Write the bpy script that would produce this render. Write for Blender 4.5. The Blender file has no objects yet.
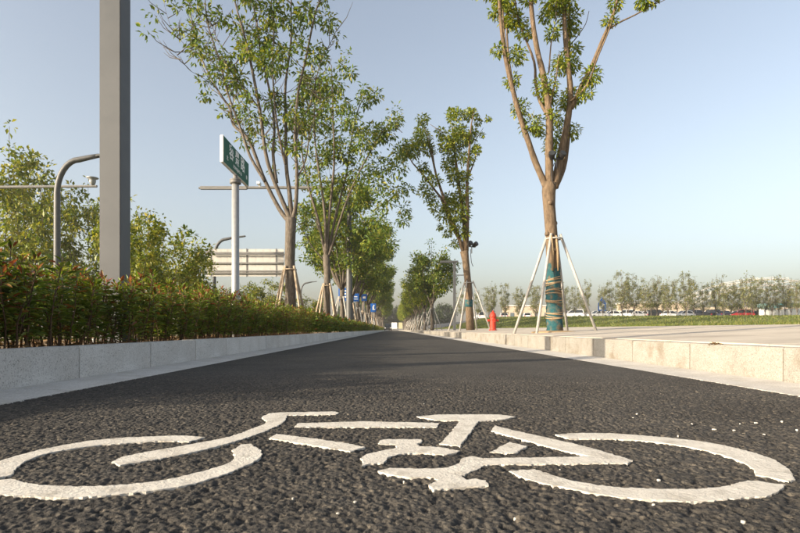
import bpy, bmesh, math, random
import numpy as np
from mathutils import Vector, Matrix
R = math.radians
PI = math.pi
random.seed(7)

# ------------------------------------------------------------------ camera, sky, sun, exposure
scene = bpy.context.scene
HAZE = 0.0005                                # density of the evening haze
H = 0.32                                     # eye height above the asphalt
F = 24.0
cam_d = bpy.data.cameras.new('camera')
cam = bpy.data.objects.new('camera', cam_d)
scene.collection.objects.link(cam)
cam.location = (0, 0, H)
cam.rotation_euler = (R(90), 0, 0)
cam_d.lens = F
cam_d.sensor_width = 36.0
cam_d.shift_x = 7.0 / 800
cam_d.shift_y = 63.0 / 800
cam_d.clip_start = 0.05
cam_d.clip_end = 6000
cam_d.dof.use_dof = True
cam_d.dof.focus_distance = 2.6
cam_d.dof.aperture_fstop = 14
scene.camera = cam

SUN_EL, SUN_AZ = 16.0, 28.0                  # elevation; light travels +X turned this far to +Y
world = bpy.data.worlds.new('World')
scene.world = world
world.use_nodes = True
wn = world.node_tree
bg = wn.nodes['Background']
sky = wn.nodes.new('ShaderNodeTexSky')
sky.sky_type = 'NISHITA'
sky.sun_disc = False
sky.sun_elevation = R(SUN_EL)
# the sun stands at compass direction opposite to the light's travel
sdx, sdy = -math.cos(R(SUN_AZ)), -math.sin(R(SUN_AZ))
sky.sun_rotation = math.atan2(sdx, sdy)
sky.altitude = 50
sky.air_density = 1.0
sky.dust_density = 4.4
sky.ozone_density = 0.8
hs = wn.nodes.new('ShaderNodeHueSaturation')
hs.inputs['Saturation'].default_value = 0.66
wn.links.new(sky.outputs[0], hs.inputs['Color'])
wn.links.new(hs.outputs[0], bg.inputs[0])
bg.inputs[1].default_value = 0.135
sun_d = bpy.data.lights.new('sun', 'SUN')
sun_d.energy = 4.3
sun_d.angle = R(0.6)
sun_d.color = (1.0, 0.85, 0.64)
sun = bpy.data.objects.new('sun', sun_d)
scene.collection.objects.link(sun)
ld = Vector((math.cos(R(SUN_AZ)) * math.cos(R(SUN_EL)), math.sin(R(SUN_AZ)) * math.cos(R(SUN_EL)), -math.sin(R(SUN_EL))))
sun.rotation_euler = ld.to_track_quat('-Z', 'Y').to_euler()
sun.location = (-30, -10, 20)
scene.view_settings.view_transform = 'Standard'
scene.view_settings.look = 'None'
scene.view_settings.gamma = 1
scene.view_settings.exposure = 1.12

# ------------------------------------------------------------------ helpers
C = scene.collection


def px(x, y, Y):
    """point at distance Y that the photograph shows at (x, y) of 800 x 533"""
    return Vector(((x - 393) / 533.3 * Y, Y, H - (y - 329.5) / 533.3 * Y))


def gnd(x, y):
    Y = 533.3 * H / (y - 329.5)
    return ((x - 393) / 533.3 * Y, Y)


class MB:
    def __init__(s):
        s.v, s.f, s.m = [], [], []

    def add(s, vs, fs, mi=0):
        o = len(s.v)
        s.v.extend([tuple(a) for a in vs])
        s.f.extend([tuple(i + o for i in f) for f in fs])
        s.m.extend([mi] * len(fs))
        return s

    def box(s, c, d, rz=0, mi=0, rx=0, ry=0):
        M = Matrix.Translation(c) @ Matrix.Rotation(rz, 4, 'Z') @ Matrix.Rotation(ry, 4, 'Y') @ Matrix.Rotation(rx, 4, 'X')
        vs = [M @ Vector((sx * d[0] / 2, sy * d[1] / 2, sz * d[2] / 2)) for sx in (-1, 1) for sy in (-1, 1) for sz in (-1, 1)]
        return s.add(vs, [(0, 1, 3, 2), (4, 6, 7, 5), (0, 4, 5, 1), (2, 3, 7, 6), (0, 2, 6, 4), (1, 5, 7, 3)], mi)

    def tube(s, pts, rad, n=8, mi=0, caps=True):
        pts = [Vector(p) for p in pts]
        if not hasattr(rad, '__len__'):
            rad = [rad] * len(pts)
        vs, fs = [], []
        ref = None
        for i, p in enumerate(pts):
            t = (pts[min(i + 1, len(pts) - 1)] - pts[max(i - 1, 0)])
            t = t.normalized() if t.length > 1e-9 else Vector((0, 0, 1))
            if ref is None:
                ref = t.orthogonal().normalized()
            a = (ref - t * ref.dot(t))
            a = a.normalized() if a.length > 1e-6 else t.orthogonal().normalized()
            ref = a
            b = t.cross(a)
            for k in range(n):
                an = 2 * PI * k / n
                vs.append(p + (a * math.cos(an) + b * math.sin(an)) * rad[i])
        for i in range(len(pts) - 1):
            for k in range(n):
                fs.append((i * n + k, i * n + (k + 1) % n, (i + 1) * n + (k + 1) % n, (i + 1) * n + k))
        if caps:
            fs.append(tuple(range(n - 1, -1, -1)))
            o = (len(pts) - 1) * n
            fs.append(tuple(o + k for k in range(n)))
        return s.add(vs, fs, mi)

    def lathe(s, prof, n=20, c=(0, 0, 0), mi=0):
        pts = [(c[0], c[1], c[2] + z) for r, z in prof]
        vs, fs = [], []
        for r, z in prof:
            for k in range(n):
                a = 2 * PI * k / n
                vs.append((c[0] + r * math.cos(a), c[1] + r * math.sin(a), c[2] + z))
        for i in range(len(prof) - 1):
            for k in range(n):
                fs.append((i * n + k, i * n + (k + 1) % n, (i + 1) * n + (k + 1) % n, (i + 1) * n + k))
        fs.append(tuple(range(n - 1, -1, -1)))
        fs.append(tuple((len(prof) - 1) * n + k for k in range(n)))
        return s.add(vs, fs, mi)

    def prism(s, poly, z0, z1, mi=0):
        n = len(poly)
        vs = [(x, y, z0) for x, y in poly] + [(x, y, z1) for x, y in poly]
        fs = [tuple(range(n - 1, -1, -1)), tuple(range(n, 2 * n))] + [(i, (i + 1) % n, n + (i + 1) % n, n + i) for i in range(n)]
        return s.add(vs, fs, mi)

    def mesh(s, name, mats, smooth=False):
        me = bpy.data.meshes.new(name)
        me.from_pydata(s.v, [], s.f)
        for m in (mats if isinstance(mats, (list, tuple)) else [mats]):
            me.materials.append(m)
        if len(set(s.m)) > 1:
            me.polygons.foreach_set('material_index', s.m)
        if smooth:
            me.polygons.foreach_set('use_smooth', [True] * len(s.f))
        me.update()
        return me

    def build(s, name, mats, parent=None, smooth=False, bevel=0):
        me = s.mesh(name, mats, smooth)
        if bevel:
            bm = bmesh.new()
            bm.from_mesh(me)
            bmesh.ops.bevel(bm, geom=[e for e in bm.edges if e.is_manifold and e.calc_face_angle() > 0.5], offset=bevel, segments=2, affect='EDGES')
            bm.to_mesh(me)
            bm.free()
        return link(name, me, parent)


def link(name, me, parent=None):
    o = bpy.data.objects.new(name, me)
    C.objects.link(o)
    if parent is not None:
        o.parent = parent
    return o


def tag(o, label=None, cat=None, group=None, kind=None):
    if label: o['label'] = label
    if cat: o['category'] = cat
    if group: o['group'] = group
    if kind: o['kind'] = kind
    return o


def empty(name, loc=(0, 0, 0), rz=0, label=None, cat=None, group=None):
    o = bpy.data.objects.new(name, None)
    C.objects.link(o)
    o.location = loc
    o.rotation_euler = (0, 0, rz)
    o.empty_display_size = 0.1
    return tag(o, label, cat, group)


def copy_tree(o, parent=None):
    c = o.copy()
    C.objects.link(c)
    c.parent = parent
    for ch in list(o.children):
        copy_tree(ch, c)
    return c


def np_mesh(name, v, f, mats, mi=None, smooth=False):
    """mesh from numpy arrays: v (n,3), f (m,k)"""
    me = bpy.data.meshes.new(name)
    k = f.shape[1]
    me.vertices.add(len(v))
    me.vertices.foreach_set('co', np.ascontiguousarray(v, dtype=np.float32).ravel())
    me.loops.add(f.size)
    me.loops.foreach_set('vertex_index', np.ascontiguousarray(f, dtype=np.int32).ravel())
    me.polygons.add(len(f))
    me.polygons.foreach_set('loop_start', np.arange(0, f.size, k, dtype=np.int32))
    me.polygons.foreach_set('loop_total', np.full(len(f), k, dtype=np.int32))
    for m in (mats if isinstance(mats, (list, tuple)) else [mats]):
        me.materials.append(m)
    if mi is not None:
        me.polygons.foreach_set('material_index', np.ascontiguousarray(mi, dtype=np.int32))
    if smooth:
        me.polygons.foreach_set('use_smooth', np.ones(len(f), dtype=bool))
    me.update(calc_edges=True)
    me.validate()
    return me


# ------------------------------------------------------------------ materials
MATS = {}


def mat(name, col=(.5, .5, .5), rough=.7, metal=0, spec=.4):
    m = bpy.data.materials.new(name)
    m.use_nodes = True
    b = m.node_tree.nodes['Principled BSDF']
    b.inputs['Base Color'].default_value = (*col, 1)
    b.inputs['Roughness'].default_value = rough
    b.inputs['Metallic'].default_value = metal
    b.inputs['Specular IOR Level'].default_value = spec
    MATS[name] = m
    return m, m.node_tree, b


def nd(nt, t, **kw):
    n = nt.nodes.new(t)
    for k, v in kw.items():
        if k in n.inputs:
            n.inputs[k].default_value = v
        else:
            setattr(n, k, v)
    return n


def ramp(nt, fac, stops):
    r = nt.nodes.new('ShaderNodeValToRGB')
    e = r.color_ramp.elements
    while len(e) < len(stops):
        e.new(0.5)
    for el, (p, c) in zip(e, stops):
        el.position = p
        el.color = (*c, 1)
    nt.links.new(fac, r.inputs[0])
    return r.outputs[0]


def mixc(nt, a, b, fac, mode='MIX'):
    n = nt.nodes.new('ShaderNodeMix')
    n.data_type = 'RGBA'
    n.blend_type = mode
    for s, v in ((n.inputs[0], fac), (n.inputs[6], a), (n.inputs[7], b)):
        if hasattr(v, 'is_linked'):
            nt.links.new(v, s)
        elif isinstance(v, tuple):
            s.default_value = (*v, 1)
        else:
            s.default_value = v
    return n.outputs[2]


def noise_mat(name, c1, c2, scale=8, rough=.75, bump=.15, bscale=None, detail=6, dist=.02, rnd=0.0, coord='Object', spec=.3, c3=None, s3=1.0, metal=0):
    m, nt, b = mat(name, c1, rough, metal, spec)
    tc = nd(nt, 'ShaderNodeTexCoord')
    n = nd(nt, 'ShaderNodeTexNoise', Scale=scale, Detail=detail, Roughness=.6)
    nt.links.new(tc.outputs[coord], n.inputs['Vector'])
    col = ramp(nt, n.outputs[0], [(.32, c1), (.68, c2)])
    if c3:
        n3 = nd(nt, 'ShaderNodeTexNoise', Scale=s3, Detail=5, Roughness=.65)
        nt.links.new(tc.outputs[coord], n3.inputs['Vector'])
        f3 = ramp(nt, n3.outputs[0], [(.5, (0, 0, 0)), (.72, (1, 1, 1))])
        col = mixc(nt, col, c3, f3)
    if rnd:
        oi = nd(nt, 'ShaderNodeObjectInfo')
        v = ramp(nt, oi.outputs['Random'], [(0, (1 - rnd,) * 3), (1, (1 + rnd,) * 3)])
        col = mixc(nt, col, v, 1.0, 'MULTIPLY')
    nt.links.new(col, b.inputs['Base Color'])
    if bump:
        n2 = nd(nt, 'ShaderNodeTexNoise', Scale=bscale or scale * 4, Detail=6, Roughness=.65)
        nt.links.new(tc.outputs[coord], n2.inputs['Vector'])
        bp = nd(nt, 'ShaderNodeBump', Strength=bump, Distance=dist)
        nt.links.new(n2.outputs[0], bp.inputs['Height'])
        nt.links.new(bp.outputs[0], b.inputs['Normal'])
    return m


def granite(name, base, dark, light, stain=None, rnd=.06):
    m, nt, b = mat(name, base, .72, 0, .35)
    tc = nd(nt, 'ShaderNodeTexCoord')
    v = nd(nt, 'ShaderNodeTexVoronoi', Scale=170.0)
    nt.links.new(tc.outputs['Object'], v.inputs['Vector'])
    sp = nd(nt, 'ShaderNodeSeparateColor')
    nt.links.new(v.outputs['Color'], sp.inputs[0])
    col = ramp(nt, sp.outputs[0], [(0.0, dark), (.22, base), (.7, base), (1.0, light)])
    n = nd(nt, 'ShaderNodeTexNoise', Scale=3.0, Detail=6, Roughness=.65)
    nt.links.new(tc.outputs['Object'], n.inputs['Vector'])
    col = mixc(nt, col, ramp(nt, n.outputs[0], [(.3, (.82, .8, .78)), (.7, (1.06, 1.06, 1.06))]), 1.0, 'MULTIPLY')
    if stain:
        oi0 = nd(nt, 'ShaderNodeNewGeometry')
        n2 = nd(nt, 'ShaderNodeTexNoise', Scale=4.5, Detail=8, Roughness=.7)
        nt.links.new(oi0.outputs['Position'], n2.inputs['Vector'])
        col = mixc(nt, col, stain, ramp(nt, n2.outputs[0], [(.50, (0, 0, 0)), (.70, (.85, .85, .85))]))
    oi = nd(nt, 'ShaderNodeObjectInfo')
    col = mixc(nt, col, ramp(nt, oi.outputs['Random'], [(0, (1 - rnd,) * 3), (1, (1 + rnd,) * 3)]), 1.0, 'MULTIPLY')
    nt.links.new(col, b.inputs['Base Color'])
    bp = nd(nt, 'ShaderNodeBump', Strength=.35, Distance=.004)
    n3 = nd(nt, 'ShaderNodeTexNoise', Scale=120.0, Detail=4)
    nt.links.new(tc.outputs['Object'], n3.inputs['Vector'])
    nt.links.new(n3.outputs[0], bp.inputs['Height'])
    nt.links.new(bp.outputs[0], b.inputs['Normal'])
    return m


def leaf_mat(name, stops, rough=.45, trans=.35, tint=(1.25, 1.25, .5)):
    m, nt, b = mat(name, stops[0][1], rough, 0, .35)
    g = nd(nt, 'ShaderNodeNewGeometry')
    col = ramp(nt, g.outputs['Random Per Island'], stops)
    nt.links.new(col, b.inputs['Base Color'])
    t = nd(nt, 'ShaderNodeBsdfTranslucent')
    nt.links.new(mixc(nt, col, tint, 1.0, 'MULTIPLY'), t.inputs[0])
    mx = nd(nt, 'ShaderNodeMixShader')
    mx.inputs[0].default_value = trans
    nt.links.new(b.outputs[0], mx.inputs[1])
    nt.links.new(t.outputs[0], mx.inputs[2])
    nt.links.new(mx.outputs[0], nt.nodes['Material Output'].inputs[0])
    return m


def bark_mat(name, c1, c2, c3):
    m, nt, b = mat(name, c1, .85, 0, .2)
    tc = nd(nt, 'ShaderNodeTexCoord')
    mp = nd(nt, 'ShaderNodeMapping')
    mp.inputs['Scale'].default_value = (1, 1, .28)
    nt.links.new(tc.outputs['Object'], mp.inputs[0])
    n = nd(nt, 'ShaderNodeTexNoise', Scale=22.0, Detail=8, Roughness=.7)
    nt.links.new(mp.outputs[0], n.inputs['Vector'])
    col = ramp(nt, n.outputs[0], [(.3, c1), (.55, c2), (.75, c3)])
    nt.links.new(col, b.inputs['Base Color'])
    bp = nd(nt, 'ShaderNodeBump', Strength=.7, Distance=.03)
    nt.links.new(n.outputs[0], bp.inputs['Height'])
    nt.links.new(bp.outputs[0], b.inputs['Normal'])
    return m


def asphalt_mat():
    m, nt, b = mat('asphalt', (.06, .06, .06), .85, 0, .2)
    g = nd(nt, 'ShaderNodeNewGeometry')
    v = nd(nt, 'ShaderNodeTexVoronoi', Scale=105.0)
    nt.links.new(g.outputs['Position'], v.inputs['Vector'])
    sp = nd(nt, 'ShaderNodeSeparateColor')
    nt.links.new(v.outputs['Color'], sp.inputs[0])
    col = ramp(nt, sp.outputs[0], [(0, (.037, .035, .0325)), (.55, (.054, .050, .0455)), (.9, (.079, .071, .061)), (1, (.12, .105, .085))])
    n = nd(nt, 'ShaderNodeTexNoise', Scale=1.7, Detail=6, Roughness=.6)
    nt.links.new(g.outputs['Position'], n.inputs['Vector'])
    col = mixc(nt, col, ramp(nt, n.outputs[0], [(.3, (.78, .77, .76)), (.7, (1.2, 1.19, 1.17))]), 1.0, 'MULTIPLY')
    nt.links.new(col, b.inputs['Base Color'])
    bp = nd(nt, 'ShaderNodeBump', Strength=.8, Distance=.006)
    v2 = nd(nt, 'ShaderNodeTexVoronoi', Scale=115.0, feature='SMOOTH_F1')
    nt.links.new(g.outputs['Position'], v2.inputs['Vector'])
    n2 = nd(nt, 'ShaderNodeTexNoise', Scale=420.0, Detail=3)
    nt.links.new(g.outputs['Position'], n2.inputs['Vector'])
    ma = nd(nt, 'ShaderNodeMath', operation='MULTIPLY_ADD')
    nt.links.new(n2.outputs[0], ma.inputs[0])
    ma.inputs[1].default_value = -.35
    nt.links.new(v2.outputs['Distance'], ma.inputs[2])
    inv = nd(nt, 'ShaderNodeMath', operation='MULTIPLY')
    nt.links.new(ma.outputs[0], inv.inputs[0])
    inv.inputs[1].default_value = -1
    nt.links.new(inv.outputs[0], bp.inputs['Height'])
    nt.links.new(bp.outputs[0], b.inputs['Normal'])
    return m


M_ASPHALT = asphalt_mat()
M_PAINT = noise_mat('road_paint', (.51, .475, .42), (.61, .58, .52), 14, .75, .8, 110, dist=.006, c3=(.36, .325, .275), s3=16, coord='Object')
M_KERB_L = granite('kerb_granite_shade_side', (.53, .52, .50), (.30, .295, .285), (.64, .63, .61), None)  # one granite for both kerbs; base kept lighter for the shaded left one
M_KERB_R = granite('kerb_granite_sun_side', (.27, .258, .232), (.17, .157, .135), (.345, .333, .307), (.15, .115, .075))  # same granite, base darkened and warmed for the kerb in direct sun
M_JOINT = noise_mat('joint_mortar', (.38, .37, .35), (.48, .47, .45), 30)
M_JOINT_R = noise_mat('joint_mortar_sun_side', (.13, .115, .09), (.2, .18, .15), 30)  # same mortar, base darkened to offset sun on the right joints
M_GUTTER = granite('gutter_stone', (.52, .50, .47), (.36, .35, .33), (.64, .62, .58), (.38, .35, .30))
M_PAVE = noise_mat('pavement_concrete', (.42, .37, .305), (.52, .465, .39), 3.5, .85, .25, 90, c3=(.30, .255, .21), s3=.8, dist=.01, rnd=.07)
M_SOIL = noise_mat('soil', (.11, .075, .045), (.24, .17, .10), 18, .95, .8, 60, dist=.03, c3=(.30, .22, .13), s3=40)
M_GROUND = noise_mat('dry_ground', (.17, .14, .09), (.24, .20, .13), 1.2, .95, .4, 20, c3=(.09, .11, .04), s3=.4)
M_ROAD = noise_mat('far_asphalt', (.06, .06, .06), (.085, .083, .08), 4, .85, .2, 60)
M_CARPARK = noise_mat('car_park_asphalt', (.10, .10, .10), (.14, .135, .13), 2, .85, .1, 30)
M_LAWN = noise_mat('lawn_turf', (.085, .105, .025), (.15, .165, .045), 2.5, .95, .6, 40, dist=.08, c3=(.17, .16, .055), s3=.35)
M_GRASS = leaf_mat('grass_blade', [(0, (.07, .105, .02)), (.6, (.135, .165, .035)), (1, (.25, .22, .08))], .5, .3)
M_POLE = noise_mat('pole_grey_paint', (.064, .069, .076), (.080, .085, .092), 6, .5, .03, 200, spec=.4, rnd=.02, c3=(.058, .062, .068), s3=3)
M_GALV = noise_mat('galvanised', (.27, .28, .28), (.34, .34, .34), 20, .45, .05, spec=.5, metal=.3)
M_STAKE = noise_mat('stake_steel', (.30, .29, .27), (.42, .40, .37), 14, .55, .1, 60, spec=.4)
M_WOOD = noise_mat('stake_wood', (.28, .21, .14), (.46, .37, .27), 9, .85, .3, 50)
M_ROPE = noise_mat('straw_rope', (.30, .21, .12), (.42, .31, .19), 60, .95, .8, 180, dist=.02)
M_WRAP = noise_mat('trunk_net', (.012, .06, .075), (.026, .11, .12), 40, .85, .7, 140, dist=.02, c3=(.19, .12, .06), s3=7)
M_LAMP = noise_mat('lamp_grey_paint', (.065, .067, .068), (.085, .086, .086), 6, .5, .03, spec=.4)
M_DARK = mat('dark_plastic', (.02, .02, .022), .5)[0]
M_LENS = mat('lamp_glass', (.03, .033, .036), .25, 0, .3)[0]
M_RED = noise_mat('hydrant_red', (.40, .03, .016), (.48, .05, .025), 12, .45, .05, 60, c3=(.40, .06, .04), s3=6)
M_SIGNGREEN = noise_mat('sign_green', (.006, .085, .05), (.008, .10, .058), 5, .6, 0, spec=.2)
M_SIGNBLUE = noise_mat('sign_blue', (.012, .09, .36), (.018, .115, .42), 5, .4, 0)
M_WHITE = noise_mat('white_sheet', (.70, .70, .68), (.80, .79, .77), 5, .5, 0)
M_ALU = noise_mat('aluminium_sheet', (.42, .40, .37), (.54, .52, .48), 1.5, .55, .1, 5, rnd=.1, spec=.4, coord='Generated')
M_RAIL = noise_mat('rail_steel', (.14, .138, .132), (.19, .185, .18), 6, .6, .05)
M_BARK_A = bark_mat('bark_warm', (.06, .042, .028), (.16, .115, .075), (.27, .20, .135))
M_BARK_B = bark_mat('bark_grey', (.05, .042, .034), (.125, .105, .085), (.23, .20, .165))
M_STEM = bark_mat('shrub_stem', (.05, .03, .02), (.12, .075, .045), (.18, .13, .08))
M_LEAF_A = leaf_mat('leaf_camphor', [(0, (.09, .145, .014)), (.5, (.185, .235, .024)), (.85, (.29, .30, .034)), (1, (.37, .33, .05))])
M_LEAF_B = leaf_mat('leaf_ash', [(0, (.058, .105, .018)), (.5, (.12, .18, .028)), (.85, (.215, .24, .036)), (1, (.30, .26, .05))])
M_LEAF_C = leaf_mat('leaf_young', [(0, (.075, .115, .014)), (.5, (.165, .20, .026)), (.85, (.28, .27, .036)), (1, (.37, .31, .06))])
M_LEAF_D = leaf_mat('leaf_far', [(0, (.09, .11, .04)), (.5, (.15, .17, .055)), (.85, (.22, .21, .08)), (1, (.30, .24, .11))])
M_LEAF_E = leaf_mat('leaf_dark', [(0, (.02, .04, .012)), (.6, (.04, .07, .018)), (1, (.08, .10, .03))])
HG = leaf_mat('hedge_green', [(0, (.052, .088, .016)), (.5, (.10, .148, .023)), (.9, (.17, .205, .034)), (1, (.24, .24, .05))], .38, .35)
HY = leaf_mat('hedge_fresh', [(0, (.10, .16, .02)), (.6, (.17, .22, .03)), (1, (.28, .28, .06))], .35, .4)
HR = leaf_mat('hedge_red', [(0, (.12, .04, .018)), (.5, (.22, .075, .026)), (1, (.28, .15, .05))], .35, .35, (1.3, .9, .7))
M_DRY = leaf_mat('dry_leaf', [(0, (.14, .08, .03)), (1, (.26, .16, .07))], .8, .1)

# ------------------------------------------------------------------ ground, lane, kerbs
XL, XR = -1.665, 1.945                       # asphalt edges
KL, KR = -2.0, 2.32                          # kerb faces
KH = 0.214                                   # kerb height
YB, YE = -6.0, 230.0


def pave_z(x):
    return KH + .042 * max(0, x - KR)


def sm(t):
    t = max(0, min(1, t))
    return t * t * (3 - 2 * t)


def lawn_z(x, y):
    base = pave_z(7.0) - .01
    yy = min(max(y, 0), 104)
    return base + .0222 * yy * sm((x - 7) / 13.0)


def sheet(name, xs, ys, zf, m, kind='structure', parent=None, smooth=True):
    X, Y = np.meshgrid(xs, ys)
    Z = np.vectorize(zf)(X, Y)
    v = np.stack([X.ravel(), Y.ravel(), Z.ravel()], 1)
    nx, ny = len(xs), len(ys)
    i = np.arange(nx - 1)[None, :] + nx * np.arange(ny - 1)[:, None]
    f = np.stack([i, i + 1, i + 1 + nx, i + nx], -1).reshape(-1, 4)
    o = link(name, np_mesh(name, v, f, m, smooth=smooth), parent)
    if kind:
        o['kind'] = kind
    return o


# the ground far around, lower than everything else
sheet('ground', [-900, -200, -60, 0, 60, 200, 900], [-300, 0, 100, 300, 900], lambda x, y: -.06, M_GROUND)


def worley(x, y, cell, seed, jit=.85):
    """F1, F2 and the id-hash of the nearest jittered point"""
    def h(i, j, s):
        n = (i * 374761393 + j * 668265263 + s * 1442695041 + seed * 974711) & 0x7fffffff
        n = ((n ^ (n >> 13)) * 1274126177) & 0x7fffffff
        n = ((n ^ (n >> 16)) * 668265263) & 0x7fffffff
        return (n & 0xffff) / 65535.0
    gx, gy = np.floor(x / cell).astype(np.int64), np.floor(y / cell).astype(np.int64)
    f1 = np.full(x.shape, 9.0)
    f2 = np.full(x.shape, 9.0)
    idh = np.zeros(x.shape)
    for a in (-1, 0, 1):
        for b in (-1, 0, 1):
            i, j = gx + a, gy + b
            cx = (i + .5 + (h(i, j, 1) - .5) * jit) * cell
            cy = (j + .5 + (h(i, j, 2) - .5) * jit) * cell
            r = .75 + .5 * h(i, j, 3)
            d = np.hypot(x - cx, y - cy) / cell / r
            m = d < f1
            f2 = np.where(m, f1, np.minimum(f2, d))
            idh = np.where(m, h(i, j, 4), idh)
            f1 = np.where(m, d, f1)
    return f1, f2, idh


def make_lane():
    ys = [YB, -2, 0, .45]
    y = .55
    fine0 = len(ys)
    while y < 4.2:
        ys.append(y)
        y += .0034 + .0016 * max(0, y - 1.0)
    fine1 = len(ys)
    ys += [4.3, 4.7, 5.2, 6, 7, 9, 12, 20, 40, 80, 150, YE]
    xs = np.linspace(XL - .01, XR + .01, 990)
    X, Y = np.meshgrid(xs, np.array(ys))
    f1, f2, idh = worley(X, Y, .0100, 3)
    g1, g2, jdh = worley(X + 5, Y + 3, .0150, 11)
    stone = np.clip(1 - (f1 / .58) ** 2, -1.0, 1) * .0030 + (idh - .5) * .0036
    pit = -np.clip((.5 - np.abs(jdh - .2) * 2.0), 0, 1) * np.clip(1 - g1 * 1.25, 0, 1) * .022
    wav = .0012 * np.sin(X * 7 + 1.3 * np.sin(Y * 5)) * np.sin(Y * 6.1)
    fade = np.clip((4.15 - Y) / 1.2, 0, 1) * np.clip((Y - .5) / .1, 0, 1)
    Z = stone + pit - .0012
    Z = np.where(Z > .0003, .0003 + (Z - .0003) * .22, Z)      # rolled flat on top
    Z = (Z + wav * .5) * fade
    v = np.stack([X.ravel(), Y.ravel(), Z.ravel()], 1)
    nx, ny = len(xs), len(ys)
    i = np.arange(nx - 1)[None, :] + nx * np.arange(ny - 1)[:, None]
    f = np.stack([i, i + 1, i + 1 + nx, i + nx], -1)
    # outside the fine rows only every stretch of columns is needed, keep simple strips
    keep = f[fine0 - 1:fine1].reshape(-1, 4)
    coarse = []
    for r in list(range(0, fine0 - 1)) + list(range(fine1, ny - 1)):
        st = 23
        c = list(range(0, nx - 1, st))
        for a in c:
            b_ = min(a + st, nx - 1)
            coarse.append((r * nx + a, r * nx + b_, (r + 1) * nx + b_, (r + 1) * nx + a))
    f = np.concatenate([keep, np.array(coarse)])
    used = np.zeros(len(v), bool)
    used[f.ravel()] = True
    idx = np.cumsum(used) - 1
    o = link('cycle_lane', np_mesh('cycle_lane', v[used], idx[f], M_ASPHALT, smooth=True))
    o['kind'] = 'structure'
    o['label'] = 'dark coarse asphalt cycle lane running between two stone kerbs'


make_lane()


def make_kerb(name, x_face, side, m, label, off):
    """side -1: stones lie left of the face. Core mortar + single stones + gutter slabs"""
    W = .15
    core = MB()
    xc = x_face + side * (W / 2)
    core.box((xc, (YB + YE) / 2, KH / 2 - .06), (W - .010, YE - YB, KH + .10))
    k = core.build(name, M_JOINT if side < 0 else M_JOINT_R)
    k['kind'] = 'structure'
    k['label'] = label
    b = MB()
    b.box((0, 0, 0), (W, .9982, KH + .08))
    proto = b.build('kerb_stone', m, k, bevel=.006)
    proto.location = (xc, YB + off + .5, KH / 2 - .04)
    y = YB + off + 1.5
    rng = random.Random(5)
    while y < 110:
        o = proto.copy()
        C.objects.link(o)
        o.location = (xc + rng.uniform(-.002, .002), y, KH / 2 - .04 + rng.uniform(-.0015, .0015))
        if rng.random() < .5:
            o.rotation_euler.z = PI
        y += 1.0
    far = MB()
    far.box((xc, (y - .5 + YE) / 2, KH / 2 - .04), (W, YE - (y - .5), KH + .08))
    o = far.build('kerb_run', m, k)
    # gutter
    x_edge = XL if side < 0 else XR
    gw = abs(x_edge - x_face)
    gx = (x_edge + x_face) / 2
    gb = MB()
    gb.box((gx, (YB + YE) / 2, -.056), (gw - .006, YE - YB, .10))
    g = gb.build(name.replace('kerb', 'gutter'), M_JOINT)
    g['kind'] = 'structure'
    s = MB()
    s.box((0, 0, 0), (gw, .9965, .10))
    sp = s.build('gutter_slab', M_GUTTER, g, bevel=.005)
    sp.location = (gx, YB + off + .9, -.044)
    sp.rotation_euler.y = side * R(-1.5)
    y = YB + off + 1.9
    while y < 90:
        o = sp.copy()
        C.objects.link(o)
        o.location = (gx, y, -.044 + rng.uniform(-.001, .001))
        y += 1.0
    far = MB()
    far.box((gx, (y - .5 + YE) / 2, -.045), (gw, YE - (y - .5), .10))
    far.build('gutter_run', M_GUTTER, g)


make_kerb('kerb_left', KL, -1, M_KERB_L, 'grey granite kerb along the planted hedge', .40)
make_kerb('kerb_right', KR, 1, M_KERB_R, 'pale sunlit stone kerb along the pavement', .17)

# pavement on the right, rising gently to the lawn
sheet('pavement', [KR + .152, 3.2, 4.2, 5.2, 6.2, 7.0], [YB, 0, 5, 10, 20, 40, 80, 150, YE], lambda x, y: pave_z(x) - .012, M_PAVE)
sl = MB()
slope = math.atan(.042)
sw = (7.0 - KR - .155) / 4
sl.box((0, 0, 0), (sw - .006, 1.494, .06))
sme = sl.mesh('paving_slab', M_PAVE)
pv_ = bpy.data.objects['pavement']
rng = random.Random(2)
for c_ in range(4):
    for r_ in range(26):
        o = link('paving_slab', sme, pv_)
        xc_ = KR + .155 + sw * (c_ + .5)
        o.location = (xc_, -3.24 + 1.5 * r_, pave_z(xc_) - .0285 + rng.uniform(-.0015, .0015))
        o.rotation_euler = (0, -slope, rng.choice((0, PI)) * 0)
ys_l = [-6, 0, 4, 8, 12, 16, 20, 26, 32, 40, 50, 60, 70, 80, 90, 98, 104]
xs_l = [7.0, 7.6, 8.5, 10, 12, 14, 16, 18, 20, 25, 32, 42, 55, 70, 90, 120, 160]
sheet('lawn', xs_l, ys_l + [106], lawn_z, M_LAWN)
sheet('car_park', [7, 12, 16, 20, 60, 170, 400], [106, 125, 150, 250, 420], lambda x, y: lawn_z(x, 104) - .004, M_CARPARK)

# planting strip on the left and the motor road behind it
sheet('planting_bed', list(np.linspace(KL - .15, -4.4, 12)), list(np.linspace(YB, 30, 80)) + [60, 120, YE],
      lambda x, y: .165 + .02 * math.sin(x * 5 + y * 3) * math.sin(y * 2.3 + x), M_SOIL)
sheet('verge', [-10.5, -8, -6, -4.4], [YB, 0, 10, 30, 60, 120, YE], lambda x, y: .16 + .012 * math.sin(x * 3 + y), M_GROUND)
sheet('far_verge', [-900, -60, -16], [-60, 0, 60, 150, 400], lambda x, y: .0, M_LAWN)
sheet('motor_road', [-16, -10.5], [-60, 0, 60, 150, 400], lambda x, y: -.01, M_ROAD)

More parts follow.
